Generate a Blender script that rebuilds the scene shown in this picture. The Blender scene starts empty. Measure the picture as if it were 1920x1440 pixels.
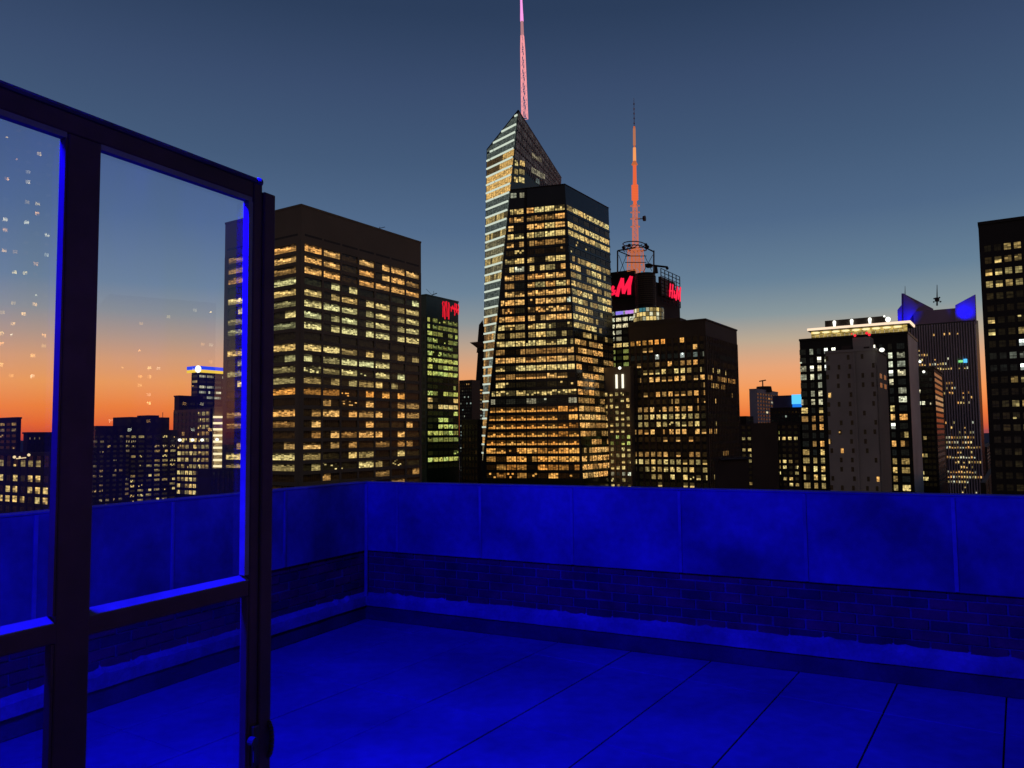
import bpy, math, random, sys
from mathutils import Vector, Matrix
# ------------------------------------------------------------------ camera
F = 1450.0                      # focal length in photo pixels (1920 wide)
EYE = 1.6
PITCH, ROLL = math.atan(96/F), -0.011
GROUND = -112.0
CAM = Vector((0, 0, EYE))
RM = Matrix.Rotation(math.pi/2 + PITCH, 3, 'X') @ Matrix.Rotation(ROLL, 3, 'Z')
sc = bpy.context.scene
COL = sc.collection
cd = bpy.data.cameras.new('camera'); cam = bpy.data.objects.new('camera', cd); COL.objects.link(cam)
cd.sensor_width = 36; cd.lens = F/1920*36; cd.clip_start = .05; cd.clip_end = 30000
cam.matrix_world = Matrix.Translation(CAM) @ RM.to_4x4()
sc.camera = cam
sc.view_settings.view_transform = 'Standard'; sc.view_settings.look = 'None'
sc.view_settings.exposure = 0; sc.view_settings.gamma = 1
sc.cycles.max_bounces = 8; sc.cycles.transparent_max_bounces = 16
sc.cycles.sample_clamp_indirect = 3.0

def lin(c):
    return tuple(((v/255)/12.92 if v/255 <= .04045 else ((v/255+.055)/1.055)**2.4) for v in c)

# ------------------------------------------------------------------ dusk sky
w = bpy.data.worlds.new('World'); sc.world = w; w.use_nodes = True
nt = w.node_tree; nt.nodes.clear(); N = nt.nodes.new; LK = nt.links.new
out = N('ShaderNodeOutputWorld'); bg = N('ShaderNodeBackground'); LK(bg.outputs[0], out.inputs[0])
tc = N('ShaderNodeTexCoord'); sp = N('ShaderNodeSeparateXYZ'); LK(tc.outputs['Generated'], sp.inputs[0])
def ramp(stops, src):
    r = N('ShaderNodeValToRGB'); r.color_ramp.interpolation = 'B_SPLINE' if False else 'LINEAR'
    e = r.color_ramp.elements
    while len(e) > 1: e.remove(e[-1])
    e[0].position = stops[0][0]; e[0].color = (*lin(stops[0][1]), 1)
    for p, c in stops[1:]:
        k = e.new(p); k.color = (*lin(c), 1)
    LK(src, r.inputs[0]); return r
# z of the view direction (sin of elevation) 0..1, square-rooted to give the horizon more stops
mx = N('ShaderNodeMath'); mx.operation = 'MAXIMUM'; mx.inputs[1].default_value = 0; LK(sp.outputs['Z'], mx.inputs[0])
sq = N('ShaderNodeMath'); sq.operation = 'SQRT'; LK(mx.outputs[0], sq.inputs[0])
def el(y): return math.sqrt(max(0, math.sin(math.atan((816-y)/F))))
west_l = ramp([(0, (160, 62, 62)), (el(808), (206, 74, 44)), (el(790), (234, 104, 42)), (el(760), (243, 132, 56)), (el(720), (240, 158, 90)), (el(680), (218, 160, 118)),
               (el(640), (180, 154, 138)), (el(600), (142, 146, 150)), (el(550), (109, 131, 154)), (el(430), (83, 108, 141)), (el(300), (68, 91, 123)), (el(150), (58, 77, 110)),
               (el(0), (45, 63, 93)), (.9, (24, 36, 64)), (1, (20, 30, 56))], sq.outputs[0])
west_r = ramp([(0, (160, 76, 78)), (el(808), (206, 90, 60)), (el(785), (236, 120, 60)), (el(745), (247, 154, 88)), (el(700), (232, 166, 122)),
               (el(650), (186, 170, 148)), (el(605), (136, 152, 157)), (el(540), (102, 128, 150)), (el(430), (79, 104, 135)), (el(300), (66, 89, 120)), (el(150), (56, 75, 107)),
               (el(0), (43, 61, 90)), (.9, (24, 36, 64)), (1, (20, 30, 56))], sq.outputs[0])
east = ramp([(0, (150, 122, 100)), (.2, (138, 112, 96)), (.4, (96, 86, 88)), (.65, (48, 54, 74)), (1, (20, 30, 56))], sq.outputs[0])
ax = N('ShaderNodeMapRange'); ax.inputs[1].default_value = -.5; ax.inputs[2].default_value = .45; LK(sp.outputs['X'], ax.inputs[0])
m1 = N('ShaderNodeMix'); m1.data_type = 'RGBA'; LK(ax.outputs[0], m1.inputs[0]); LK(west_l.outputs[0], m1.inputs[6]); LK(west_r.outputs[0], m1.inputs[7])
ay = N('ShaderNodeMapRange'); ay.interpolation_type = 'SMOOTHSTEP'; ay.inputs[1].default_value = .35; ay.inputs[2].default_value = -.25; LK(sp.outputs['Y'], ay.inputs[0])
m2 = N('ShaderNodeMix'); m2.data_type = 'RGBA'; LK(ay.outputs[0], m2.inputs[0]); LK(m1.outputs[2], m2.inputs[6]); LK(east.outputs[0], m2.inputs[7])
LK(m2.outputs[2], bg.inputs[0]); bg.inputs[1].default_value = 1.0

# ------------------------------------------------------------------ pixel <-> world helpers (photo pixels, 1920x1440)
def ray(px, py): return (RM @ Vector(((px-960)/F, (720-py)/F, -1))).normalized()
def at(px, py, D):              # point at horizontal distance D along the ray
    r = ray(px, py); return CAM + r*(D/math.hypot(r.x, r.y))
def onplane(px, py, p0, n):
    r = ray(px, py); return CAM + r*((p0-CAM).dot(n)/r.dot(n))
def onfloor(px, py, z=0.0): return onplane(px, py, Vector((0, 0, z)), Vector((0, 0, 1)))
def proj(P):
    v = RM.transposed() @ (P-CAM)
    if v.z > -.01: return None
    return 960+F*v.x/-v.z, 720-F*v.y/-v.z
def az(deg): return Vector((math.sin(math.radians(deg)), math.cos(math.radians(deg)), 0))

# ------------------------------------------------------------------ materials
def mat(name): 
    m = bpy.data.materials.new(name); m.use_nodes = True
    return m, m.node_tree, m.node_tree.nodes['Principled BSDF']
def plain(name, col, rough=.7, metal=0, var=.25, scale=.15, bump=0, spec=.3, stretch=(1, 1, 1)):
    m, t, b = mat(name)
    n = t.nodes.new; L = t.links.new
    g = n('ShaderNodeNewGeometry'); mp = n('ShaderNodeMapping'); mp.inputs['Scale'].default_value = stretch
    L(g.outputs['Position'], mp.inputs[0])
    no = n('ShaderNodeTexNoise'); no.inputs['Scale'].default_value = scale; no.inputs['Detail'].default_value = 6; no.inputs['Roughness'].default_value = .6
    L(mp.outputs[0], no.inputs[0])
    r = n('ShaderNodeMapRange'); r.inputs[1].default_value = .25; r.inputs[2].default_value = .75
    r.inputs[3].default_value = 1-var; r.inputs[4].default_value = 1+var; L(no.outputs[0], r.inputs[0])
    mu = n('ShaderNodeVectorMath'); mu.operation = 'SCALE'; mu.inputs[0].default_value = col; L(r.outputs[0], mu.inputs['Scale'])
    L(mu.outputs[0], b.inputs['Base Color'])
    b.inputs['Roughness'].default_value = rough; b.inputs['Metallic'].default_value = metal; b.inputs['Specular IOR Level'].default_value = spec
    if bump:
        bu = n('ShaderNodeBump'); bu.inputs['Strength'].default_value = bump; bu.inputs['Distance'].default_value = .02
        no2 = n('ShaderNodeTexNoise'); no2.inputs['Scale'].default_value = scale*12; no2.inputs['Detail'].default_value = 5; L(mp.outputs[0], no2.inputs[0])
        L(no2.outputs[0], bu.inputs['Height']); L(bu.outputs[0], b.inputs['Normal'])
    return m
def emit(name, col, s=1.0, sampling='NONE', base=(.02, .02, .02)):
    m, t, b = mat(name); b.inputs['Base Color'].default_value = (*base, 1)
    b.inputs['Emission Color'].default_value = (*col, 1); b.inputs['Emission Strength'].default_value = s
    m.cycles.emission_sampling = sampling; return m
def window_mat(name, scale, strength=1.0, lo=.45, hi=1.5):
    m, t, b = mat(name); n = t.nodes.new; L = t.links.new
    a = n('ShaderNodeVertexColor'); a.layer_name = 'glow'
    g = n('ShaderNodeNewGeometry'); mp = n('ShaderNodeMapping'); mp.inputs['Scale'].default_value = (scale*.7, scale*.7, scale*2.6); L(g.outputs['Position'], mp.inputs[0])
    no = n('ShaderNodeTexNoise'); no.inputs['Scale'].default_value = 1; no.inputs['Detail'].default_value = 3; L(mp.outputs[0], no.inputs[0])
    r = n('ShaderNodeMapRange'); r.inputs[1].default_value = .34; r.inputs[2].default_value = .66; r.inputs[3].default_value = lo; r.inputs[4].default_value = hi; L(no.outputs[0], r.inputs[0])
    mu = n('ShaderNodeVectorMath'); mu.operation = 'SCALE'; L(a.outputs[0], mu.inputs[0]); L(r.outputs[0], mu.inputs['Scale'])
    L(mu.outputs[0], b.inputs['Emission Color']); b.inputs['Emission Strength'].default_value = strength
    b.inputs['Base Color'].default_value = (.012, .013, .015, 1); b.inputs['Roughness'].default_value = .25; b.inputs['Specular IOR Level'].default_value = .28
    m.cycles.emission_sampling = 'NONE'; return m
M = {}
M['tan'] = plain('travertine', (.215, .18, .135), .8, var=.15, scale=.06)
M['brown'] = plain('bronze_panels', (.095, .072, .055), .7, var=.2, scale=.08)
M['black'] = plain('black_cladding', (.022, .020, .019), .5, var=.2, scale=.1)
M['dark'] = plain('dark_masonry', (.065, .05, .045), .8, var=.3, scale=.05)
M['darkgreen'] = plain('green_glass_cladding', (.020, .088, .042), .3, var=.3, scale=.08, spec=.6)
M['glass'] = plain('dark_curtain_glass', (.034, .042, .045), .18, var=.3, scale=.06, spec=.35)
M['screenglass'] = plain('crown_glass', (.07, .062, .06), .3, var=.35, scale=.2, stretch=(1, 1, .25))
M['lightstone'] = plain('pale_stucco', (.46, .43, .37), .85, var=.16, scale=.12)
M['greyside'] = plain('grey_panels', (.66, .68, .68), .6, var=.25, scale=.05, spec=.3)
M['bluegrey'] = plain('pale_apartment_concrete', (.46, .46, .52), .8, var=.2, scale=.06)
M['steel'] = plain('dark_steel', (.05, .04, .04), .5, metal=.3, var=.2, scale=1)
M['rib'] = plain('pale_steel_ribs', (.62, .54, .60), .5, var=.15, scale=.05)
M['crown'] = plain('crown_panels', (.48, .36, .50), .7, var=.12, scale=.05)
M['asphalt'] = plain('asphalt', (.045, .045, .05), .9, var=.3, scale=.02)
M['hill'] = plain('far_hills', (.16, .15, .19), 1, var=.15, scale=.001)
M['water'] = plain('river_water', (.10, .11, .15), .3, var=.1, scale=.002)
M['win'] = window_mat('lit_office_glass', .8, 1.0, .35, 1.6)
M['winfine'] = window_mat('lit_small_panes', 1.6, 1.0, .5, 1.5)
M['winfar'] = window_mat('lit_far_panes', .35, 1.0, .6, 1.4)
M['winnear'] = window_mat('lit_near_tower_panes', 1.0, 8.0)
M['strip'] = emit('white_floor_light', (.72, .82, .68), .85)
M['red'] = emit('red_neon', (1.0, .012, .06), 1.1)
M['redreflection'] = emit('red_sign_reflection', (.9, .01, .03), .95)  # glow that paints a sign's reflection in glass
M['pink'] = emit('pink_floodlit_glow', (1.0, .36, .38), .95)  # glow stands in for floodlight on the spire lattice
M['pinktip'] = emit('magenta_floodlit_glow', (.95, .33, .78), 1.1)  # spire tip, its floodlighting put into emission
M['orange'] = emit('orange_floodlit_glow', (1.0, .16, .05), .8)  # glow stands in for floodlight on the antenna mast
M['orangelo'] = emit('orange_lattice_glow', (.9, .22, .07), .55)  # dimmer mast steel, floodlight put into emission
M['amber'] = emit('amber_floodlit_glow', (1.0, .36, .11), .95)  # amber mast length, floodlight colour put into emission
M['warm'] = emit('warm_rim_light', (1.0, .74, .52), 1.15)
M['whitelamp'] = emit('white_lamp', (1, 1, .88), 1.6)
M['redlamp'] = emit('red_lamp', (1, .02, .04), 1.2)
M['blueband'] = emit('blue_light_band', (.015, .06, .90), 1.0)
M['yellowband'] = emit('yellow_light_band', (.95, .62, .05), 1.0)
M['cyan'] = emit('cyan_screen', (.10, .55, 1.0), 1.2)
M['bluescreen'] = emit('blue_screen', (.01, .2, .85), 1.0)

# ------------------------------------------------------------------ mesh builder
class MB:
    def __init__(s): s.v = []; s.f = []; s.c = []; s.mi = []
    def quad(s, a, b, c, d, col=None, mi=0):
        k = len(s.v); s.v += [a, b, c, d]; s.f.append((k, k+1, k+2, k+3)); s.c.append(col); s.mi.append(mi)
    def poly(s, pts, mi=0):
        k = len(s.v); s.v += list(pts); s.f.append(tuple(range(k, k+len(pts)))); s.c.append(None); s.mi.append(mi)
    def hexa(s, p, mi=0):       # p: 4 bottom ccw, 4 top ccw
        k = len(s.v); s.v += p
        for q in ((0, 3, 2, 1), (4, 5, 6, 7), (0, 1, 5, 4), (1, 2, 6, 5), (2, 3, 7, 6), (3, 0, 4, 7)):
            s.f.append(tuple(k+i for i in q)); s.c.append(None); s.mi.append(mi)
    def obox(s, C, d, n, u0, u1, z0, z1, n0, n1, mi=0):    # oriented box: along d, out n, absolute z
        P = lambda u, m, z: Vector((C.x+d.x*u+n.x*m, C.y+d.y*u+n.y*m, z))
        s.hexa([P(u0, n0, z0), P(u1, n0, z0), P(u1, n1, z0), P(u0, n1, z0), P(u0, n0, z1), P(u1, n0, z1), P(u1, n1, z1), P(u0, n1, z1)], mi)
    def bar(s, a, b, r, r2=None, k=6, mi=0):
        r2 = r if r2 is None else r2
        ax = (b-a).normalized(); t = Vector((0, 0, 1)) if abs(ax.z) < .9 else Vector((1, 0, 0))
        x = ax.cross(t).normalized(); y = ax.cross(x)
        i0 = len(s.v)
        for P, R in ((a, r), (b, r2)):
            for j in range(k):
                an = 2*math.pi*j/k; s.v.append(P + x*(R*math.cos(an)) + y*(R*math.sin(an)))
        for j in range(k):
            s.f.append((i0+j, i0+(j+1) % k, i0+k+(j+1) % k, i0+k+j)); s.c.append(None); s.mi.append(mi)
        s.f.append(tuple(i0+j for j in range(k))[::-1]); s.f.append(tuple(i0+k+j for j in range(k))); s.c += [None, None]; s.mi += [mi, mi]
    def ball(s, c, r, sz=1.0, seg=8, rings=5, mi=0):
        rows = []
        for i in range(1, rings):
            t = math.pi*i/rings; row = []
            for j in range(seg):
                a = 2*math.pi*j/seg; row.append(len(s.v)); s.v.append(c+Vector((r*math.sin(t)*math.cos(a), r*math.sin(t)*math.sin(a), r*sz*math.cos(t))))
            rows.append(row)
        top = len(s.v); s.v.append(c+Vector((0, 0, r*sz))); bot = len(s.v); s.v.append(c-Vector((0, 0, r*sz)))
        def add(f): s.f.append(f); s.c.append(None); s.mi.append(mi)
        for j in range(seg):
            k = (j+1) % seg; add((top, rows[0][j], rows[0][k])); add((bot, rows[-1][k], rows[-1][j]))
            for a, b in zip(rows, rows[1:]): add((a[j], b[j], b[k], a[k]))
    def build(s, name, m, parent=None, label=None, kind=None, loc=None, smooth=False, bevel=0):
        if parent is not None: o0 = wloc(parent)
        else: o0 = loc if loc is not None else Vector((0, 0, 0))
        me = bpy.data.meshes.new(name); me.from_pydata([tuple(v-o0) for v in s.v], [], s.f)
        for mm in (m if isinstance(m, (list, tuple)) else [m]): me.materials.append(mm)
        if any(s.mi): me.polygons.foreach_set('material_index', s.mi)
        if any(c is not None for c in s.c):
            a = me.color_attributes.new('glow', 'FLOAT_COLOR', 'CORNER'); k = 0
            for f, c in zip(s.f, s.c):
                for _ in f: a.data[k].color = (*(c or (0, 0, 0)), 1); k += 1
        if smooth: me.polygons.foreach_set('use_smooth', [True]*len(me.polygons))
        me.update()
        o = bpy.data.objects.new(name, me); COL.objects.link(o)
        if parent is not None: o.parent = parent
        else: o.location = o0
        if label: o['label'] = label
        if kind: o['kind'] = kind
        if bevel:
            b = o.modifiers.new('bevel', 'BEVEL'); b.width = bevel; b.segments = 2; b.limit_method = 'ANGLE'
        return o
def wloc(o):
    v = Vector(o.location)
    while o.parent is not None: o = o.parent; v += Vector(o.location)
    return v
def thing(name, loc, label, cat, group=None):
    o = bpy.data.objects.new(name, None); COL.objects.link(o); o.location = loc; o.empty_display_size = 1
    o['label'] = label; o['category'] = cat; o['kind'] = 'thing'
    if group: o['group'] = group
    return o

# ------------------------------------------------------------------ window light patterns
HUE = {'o': (.86, .46, .13), 'y': (.80, .58, .20), 'g': (.53, .59, .14), 'w': (.74, .72, .48), 'b': (.26, .32, .27), 'a': (.90, .40, .08), 't': (.42, .30, .13), 'm': (.55, .48, .25), 'p': (.74, .66, .27)}
def cells(code, nx, ny, rng, hue):
    h = HUE[hue]; g = [[0]*nx for _ in range(ny)]
    jit = lambda a: a*rng.uniform(.75, 1.25)
    amb = .006
    for j in range(ny):
        for i in range(nx):
            x = (i+.5)/nx; y = (j+.5)/ny      # y up
            v = amb
            if code == 'F': v = rng.uniform(.55, 1.25)*(1.1 if y > .6 else 1) * (.25 if rng.random() < .14 else 1)
            elif code == 'f': v = jit(.36)*(.5 if rng.random() < .2 else 1)
            elif code in 'Cc':
                yy = .72-.25*x
                v = (1.15 if abs(y-yy) < .2 else .42 if y < yy else .06)
                if x > .72: v = .45
                v = jit(v)*(1 if code == 'C' else .36)
            elif code in 'Rr': v = jit(.9 if code == 'R' else .42) if x > .55 else amb*2
            elif code in 'Ll': v = jit(.9 if code == 'L' else .42) if x < .45 else amb*2
            elif code == 'h': v = jit(.9) if y < .42 else jit(.07)
            elif code == 'S': v = jit(1) if rng.random() < .3 else jit(.07)
            elif code == 's': v = jit(.9) if rng.random() < .1 else amb*2
            elif code == 'd': v = jit(.02)
            elif code == 'B': v = jit(.85) if (y < .3+.5*((i*7) % 5)/5) else .05
            elif code == 'W': v = 2.2 if (abs(x-.5) < .3 and y > .5) else .3
            g[j][i] = v
    if ny >= 5:
        for i in range(nx):
            g[ny-1][i] *= rng.choice([.03, .05, .08, .1])
            if ny >= 6: g[ny-2][i] *= rng.choice([.06, .15, .4, 1])
    hh = (.9, .95, .8) if code == 'W' else h
    t = rng.uniform(.88, 1.12)
    return [[(v*hh[0], v*hh[1]*t, v*hh[2]*t*t) for v in row] for row in g]

def window_mesh(P, u0, u1, z0, z1, off, code, nx, ny, rng, hue, gap=.07, flip=False):
    """one window as panes with dark mullion gaps. P(u,z) -> point, off = outward vector"""
    mb = MB(); cs = cells(code, nx, ny, rng, hue)
    wd = (u1-u0)/nx; hz = (z1-z0)/ny
    for i in range(nx):
        a = u0+wd*i+(gap*wd/2 if i else 0); b = u0+wd*(i+1)-(gap*wd/2 if i < nx-1 else 0)
        for j in range(ny):
            c = z0+hz*j; d = c+hz
            col = cs[j][nx-1-i if flip else i]
            mb.quad(P(a, c)+off, P(b, c)+off, P(b, d)+off, P(a, d)+off, col)
    ctr = P((u0+u1)/2, (z0+z1)/2); q = proj(ctr); area = 0
    if q:
        p1 = proj(P(u0, z0)); p2 = proj(P(u1, z1))
        if p1 and p2: area = abs((p2[0]-p1[0])*(p2[1]-p1[1]))
        if not (-40 < q[0] < 1960 and -40 < q[1] < 960): area *= .01
    mb.pri = area; mb.q = q; mb.code = code
    return mb

class Building:
    def __init__(s, name, label, cat, loc): s.root = thing(name, loc, label, cat, 'buildings of the skyline'); s.w = []; s.base = loc
    def finish(s, wm='win', nmax=100):
        vis = [m for m in s.w if m.q and m.q[1] < 1010]
        def rank(m): return m.pri*(1 if 0 < m.q[0] < 1920 and m.q[1] < 925 else .01)
        vis.sort(key=rank, reverse=True)
        for m in vis[:nmax]: m.build('window', M[wm], s.root)
        if len(vis) > nmax:
            big = MB()
            for m in vis[nmax:]:
                k = len(big.v); big.v += m.v; big.f += [tuple(k+i for i in f) for f in m.f]; big.c += m.c; big.mi += m.mi
            big.build('window', M[wm], s.root, kind='stuff')

AX, BX = az(33), az(-57)
def solve(C, d, xt):            # length along d from C so that the projection reaches x = xt
    lo, hi = 0.0, 400.0
    s0 = 1 if proj(C+d*1)[0] > proj(C)[0] else -1
    for _ in range(50):
        m = (lo+hi)/2; q = proj(C+d*m)
        if q is None or (q[0]-xt)*s0 > 0: hi = m
        else: lo = m
    return lo
def row_z(C, y):                # height at which the vertical line through C shows at photo row y
    D = math.hypot(C.x, C.y); q = proj(C)
    lo, hi = GROUND-200, 900.0
    for _ in range(50):
        m = (lo+hi)/2; p = proj(Vector((C.x, C.y, m)))
        if p[1] < y: hi = m
        else: lo = m
    return lo
def tower(name, label, cat, xc, yc, D, xl, xr, m, zb=GROUND, A=AX, B=BX, roof=True):
    C = at(xc, yc, D); b = Building(name, label, cat, Vector((C.x, C.y, zb)))
    b.C = C; b.A = A; b.B = B; b.top = C.z; b.m = m; b.zb = zb
    b.LA = solve(C, A, xr) if xr is not None else 30; b.LB = solve(C, B, xl) if xl is not None else 30
    b.wall = MB(); c2 = Vector((C.x, C.y, 0))
    b.wall.hexa([Vector((p.x, p.y, z)) for z in (zb, C.z-.01) for p in (c2, c2+A*b.LA, c2+A*b.LA+B*b.LB, c2+B*b.LB)])
    return b
def face(b, side):
    """(origin, along, outward, length); u runs left to right in the picture"""
    if side == 'R': return b.C.copy(), b.A.copy(), -b.B, b.LA
    return b.C + b.B*b.LB, -b.B, -b.A, b.LB
def grid(b, side, ys, wh, ncol, margin=1.0, pier=.8, ts=.35, tp=.45, pats=None, hues='y', nx=4, ny=3, seed=1, top=None, bottom=1010,
         fill='FfCcdR.', wts=None, gap=.07, band=0, skin=True):
    """rows given by photo y (row centre) measured at the building's near corner; wh = window height in photo px there"""
    O, d, n, L = face(b, side); rng = random.Random(seed)
    Cc = Vector((b.C.x, b.C.y, 0)); rows = []
    for y in ys: rows.append((row_z(Cc, y+wh/2), row_z(Cc, y-wh/2)))
    cw = (L-2*margin+pier)/ncol
    cols = [(margin+cw*i, margin+cw*i+cw-pier) for i in range(ncol)]
    P = lambda u, z: Vector((O.x+d.x*u, O.y+d.y*u, z))
    for r, (z0, z1) in enumerate(rows):
        pat = pats[r] if pats and r < len(pats) else None
        hue = hues[r] if r < len(hues) else hues[-1]
        for c, (u0, u1) in enumerate(cols):
            code = pat[c] if pat and c < len(pat) else rng.choices(fill, wts)[0]
            b.w.append(window_mesh(P, u0, u1, z0, z1, n*.06, code, nx, ny, rng, hue, gap))
    if skin:
        zb = rows[-1][0]-.01; t = b.top if top is None else top
        edges = [t]+[z for r in rows for z in (r[1], r[0])]+[b.zb]
        e0, e1 = (-ts+.004 if side == 'R' else 0), (0 if side == 'R' else ts-.004)
        e0 = e0 if side == 'R' else 0; e1 = 0 if side == 'R' else 0
        for k in range(0, len(edges), 2):
            if edges[k] > edges[k+1]: b.wall.obox(O, d, n, e0, L+e1, edges[k+1], edges[k], -.05, ts, band if k else 0)
        pz1 = rows[0][1]+.3; pz0 = b.zb
        for i in range(ncol+1):
            a = cols[i-1][1] if i else e0-.003; c = cols[i][0] if i < ncol else L+e1+.003
            b.wall.obox(O, d, n, a, c, pz0, pz1 if tp <= .5 else t-.02, -.05, tp)
    return rows, cols
def cap(b, h=.8, over=.0, inner=True, pent=None):
    """roof slab with a raised edge and mechanical boxes"""
    r = MB(); c2 = Vector((b.C.x, b.C.y, 0)); e = .5
    a0, a1, b0, b1 = -e, b.LA+.1, -e, b.LB+.1
    def ring(x0, x1, y0, y1): 
        P = lambda x, y, z: Vector((c2.x+b.A.x*x+b.B.x*y, c2.y+b.A.y*x+b.B.y*y, z))
        r.hexa([P(x0, y0, b.top-.3), P(x1, y0, b.top-.3), P(x1, y1, b.top-.3), P(x0, y1, b.top-.3), P(x0, y0, b.top+h), P(x1, y0, b.top+h), P(x1, y1, b.top+h), P(x0, y1, b.top+h)])
    ring(a0, a1, b0, b0+.6); ring(a0, a1, b1-.6, b1); ring(a0, a0+.6, b0+.6, b1-.6); ring(a1-.6, a1, b0+.6, b1-.6)
    b.roof = r.build('roof', b.m, b.root)
    for (x0, x1, y0, y1, hh) in (pent or []):
        q = MB(); P = lambda x, y, z: Vector((c2.x+b.A.x*x+b.B.x*y, c2.y+b.A.y*x+b.B.y*y, z))
        q.hexa([P(x0, y0, b.top-.2), P(x1, y0, b.top-.2), P(x1, y1, b.top-.2), P(x0, y1, b.top-.2), P(x0, y0, b.top+hh), P(x1, y0, b.top+hh), P(x1, y1, b.top+hh), P(x0, y1, b.top+hh)])
        q.build('roof_housing', b.m, b.roof)
def mesh_wall(b, m=None): b.wall.build('wall', m or [b.m, M['black']], b.root)
def rowseq(y0, pitch, n, skip=()): return [y0+pitch*i for i in range(n) if i not in skip]
def mast(b, a, top, r=.12, m='steel', name='antenna'):
    q = MB(); q.bar(a, Vector((a.x, a.y, top)), r, r*.5); return q

# ------------------------------------------------------------------ THE CITY
g = MB(); g.quad(Vector((-14000, -3000, GROUND)), Vector((14000, -3000, GROUND)), Vector((14000, 26000, GROUND)), Vector((-14000, 26000, GROUND)))
g.build('ground', M['asphalt'], kind='structure')
g = MB(); g.quad(Vector((-9000, 2600, GROUND+.6)), Vector((9000, 2600, GROUND+.6)), Vector((9000, 4200, GROUND+.6)), Vector((-9000, 4200, GROUND+.6)))
g.build('river', M['water'], kind='structure')
rg = random.Random(5); h = MB()
xs = [-14000+400*i for i in range(71)]; hs = [GROUND+105+rg.uniform(-14, 16)+22*math.sin(i*.37) for i in range(71)]
for i in range(70):
    h.quad(Vector((xs[i], 7000, GROUND+1)), Vector((xs[i+1], 7000, GROUND+1)), Vector((xs[i+1], 7600, hs[i+1])), Vector((xs[i], 7600, hs[i])))
    h.quad(Vector((xs[i], 7600, hs[i])), Vector((xs[i+1], 7600, hs[i+1])), Vector((xs[i+1], 9000, GROUND+1)), Vector((xs[i], 9000, GROUND+1)))
h.build('hills', M['hill'], kind='structure')

# --- 1. tan office slab, left
b = tower('office_tower', 'wide tan stone office block with bands of lit windows, half hidden by the door', 'building', 565, 385, 270, 424, 788, M['tan'])
P7 = ["FCdCRFC", "FCdCRFc", "FFdCCFC", "dRR.sdR", "CrCRCrC", "FFCrCrC", "CrCrCrC", "FRFRFRF", ".......", "FFcRRrr", "LfFFF..", "ScCsCR.", "frrfLl.",
      "ffsRRR.", ".lsR.rf", "rFRfLRf", "R..RddL", "rRcFLRd", "hrrdcrl", "fdRf.Rd", "rssFlsd", ".l..c.r", "f.rF.fd"]
P3 = ["ccC", "fcC", "fcc", ".rF", "CfC", "Rfc", "cfR", "csc", "...", "FfF", "r.r", "fcc", "Rsf", "ddF", "...", "cfF", "cLc", "..d", "r.r", "FfF", "fff", "..."]
HU = "ooopyppp.yppyaoooooyyooo".replace('.', 'y')
ys = rowseq(462, 20.75, 23)
grid(b, 'R', ys, 13.8, 7, 1.3, .9, .35, .42, P7, HU, 8, 6, 3, fill='fcdF')
grid(b, 'L', ys, 13.8, 3, 2.0, 1.2, .35, .42, P3, HU, 8, 6, 4, fill='fcdR')
# thin dark louvre slots over the top row
O, d, n, L = face(b, 'R'); zs0, zs1 = row_z(Vector((b.C.x, b.C.y, 0)), 441), row_z(Vector((b.C.x, b.C.y, 0)), 437)
for side, nc in (('R', 7), ('L', 3)):
    O, d, n, L = face(b, side); cw = (L-2.6+.9)/nc
    for i in range(nc):
        v = MB(); v.obox(O, d, n, 1.3+cw*i, 1.3+cw*i+cw-.9, zs0, zs1, .3, .37); v.build('louvre', M['black'], b.root)
mesh_wall(b); cap(b, .4, pent=[(25, 60, 14, 36, -.1)])
q = MB(); p = at(712, 432, 318); q.bar(p-Vector((0, 0, 4)), p+Vector((0, 0, 1.5)), .12); q.bar(p+Vector((-1.4, 0, .6)), p+Vector((2.2, 0, 1.4)), .12); q.build('antenna', M['steel'], b.root)
b.finish()

# --- 2. green glass tower
b = tower('glass_tower', 'green glass tower with a wavy red sign reflection at its top corner, behind the tan block', 'building', 799, 553, 440, 786, 859, M['darkgreen'])
P = ["LfsScc", "Lcffff", "Fff.fR", "fCdsff", "fccccd", "FsSccf", "FFFFFF", "Fd FFf".replace(' ', 'f'), "FFFFFF", "ddd..d", "dd...l", "Ff.FfF", "Fd..sF", "fdFFFF", "ddd.sF", "ddFFd.", "d.FFFf", "FFFfFf", "cfffff", "......", "d....S", "FFFFFF", "......"]
ys = rowseq(598, 12.6, 17)
P = P[:17] + P[17:]
ys = [598+12.6*i for i in range(23)]+[]
grid(b, 'R', ys, 7.6, 6, 1.0, .5, .12, .16, P, "ggggggggggggyyggggggggg", 4, 3, 7, fill='Ff')
grid(b, 'L', ys, 7.6, 2, 1.0, .5, .12, .16, None, "g", 3, 2, 8, fill='....d')
O, d, n, L = face(b, 'R')
mesh_wall(b); cap(b, .5)
def stroke(mb, pts, O, d, n, w, off=.5, th=.4):
    """flat brush stroke along (u,z) points"""
    for (a, c) in zip(pts, pts[1:]):
        dx, dz = c[0]-a[0], c[1]-a[1]; l = math.hypot(dx, dz) or 1; px, pz = -dz/l*w/2, dx/l*w/2
        ex, ez = dx/l*w*.2, dz/l*w*.2
        q = [(a[0]+px-ex, a[1]+pz-ez), (a[0]-px-ex, a[1]-pz-ez), (c[0]-px+ex, c[1]-pz+ez), (c[0]+px+ex, c[1]+pz+ez)]
        W = lambda uz, o: Vector((O.x+d.x*uz[0]+n.x*o, O.y+d.y*uz[0]+n.y*o, uz[1]))
        mb.hexa([W(k, off) for k in q]+[W(k, off+th) for k in q])
q = MB(); zt = b.top; rr = random.Random(2)  # glowing strokes paint the red sign's reflection in the glass
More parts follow.
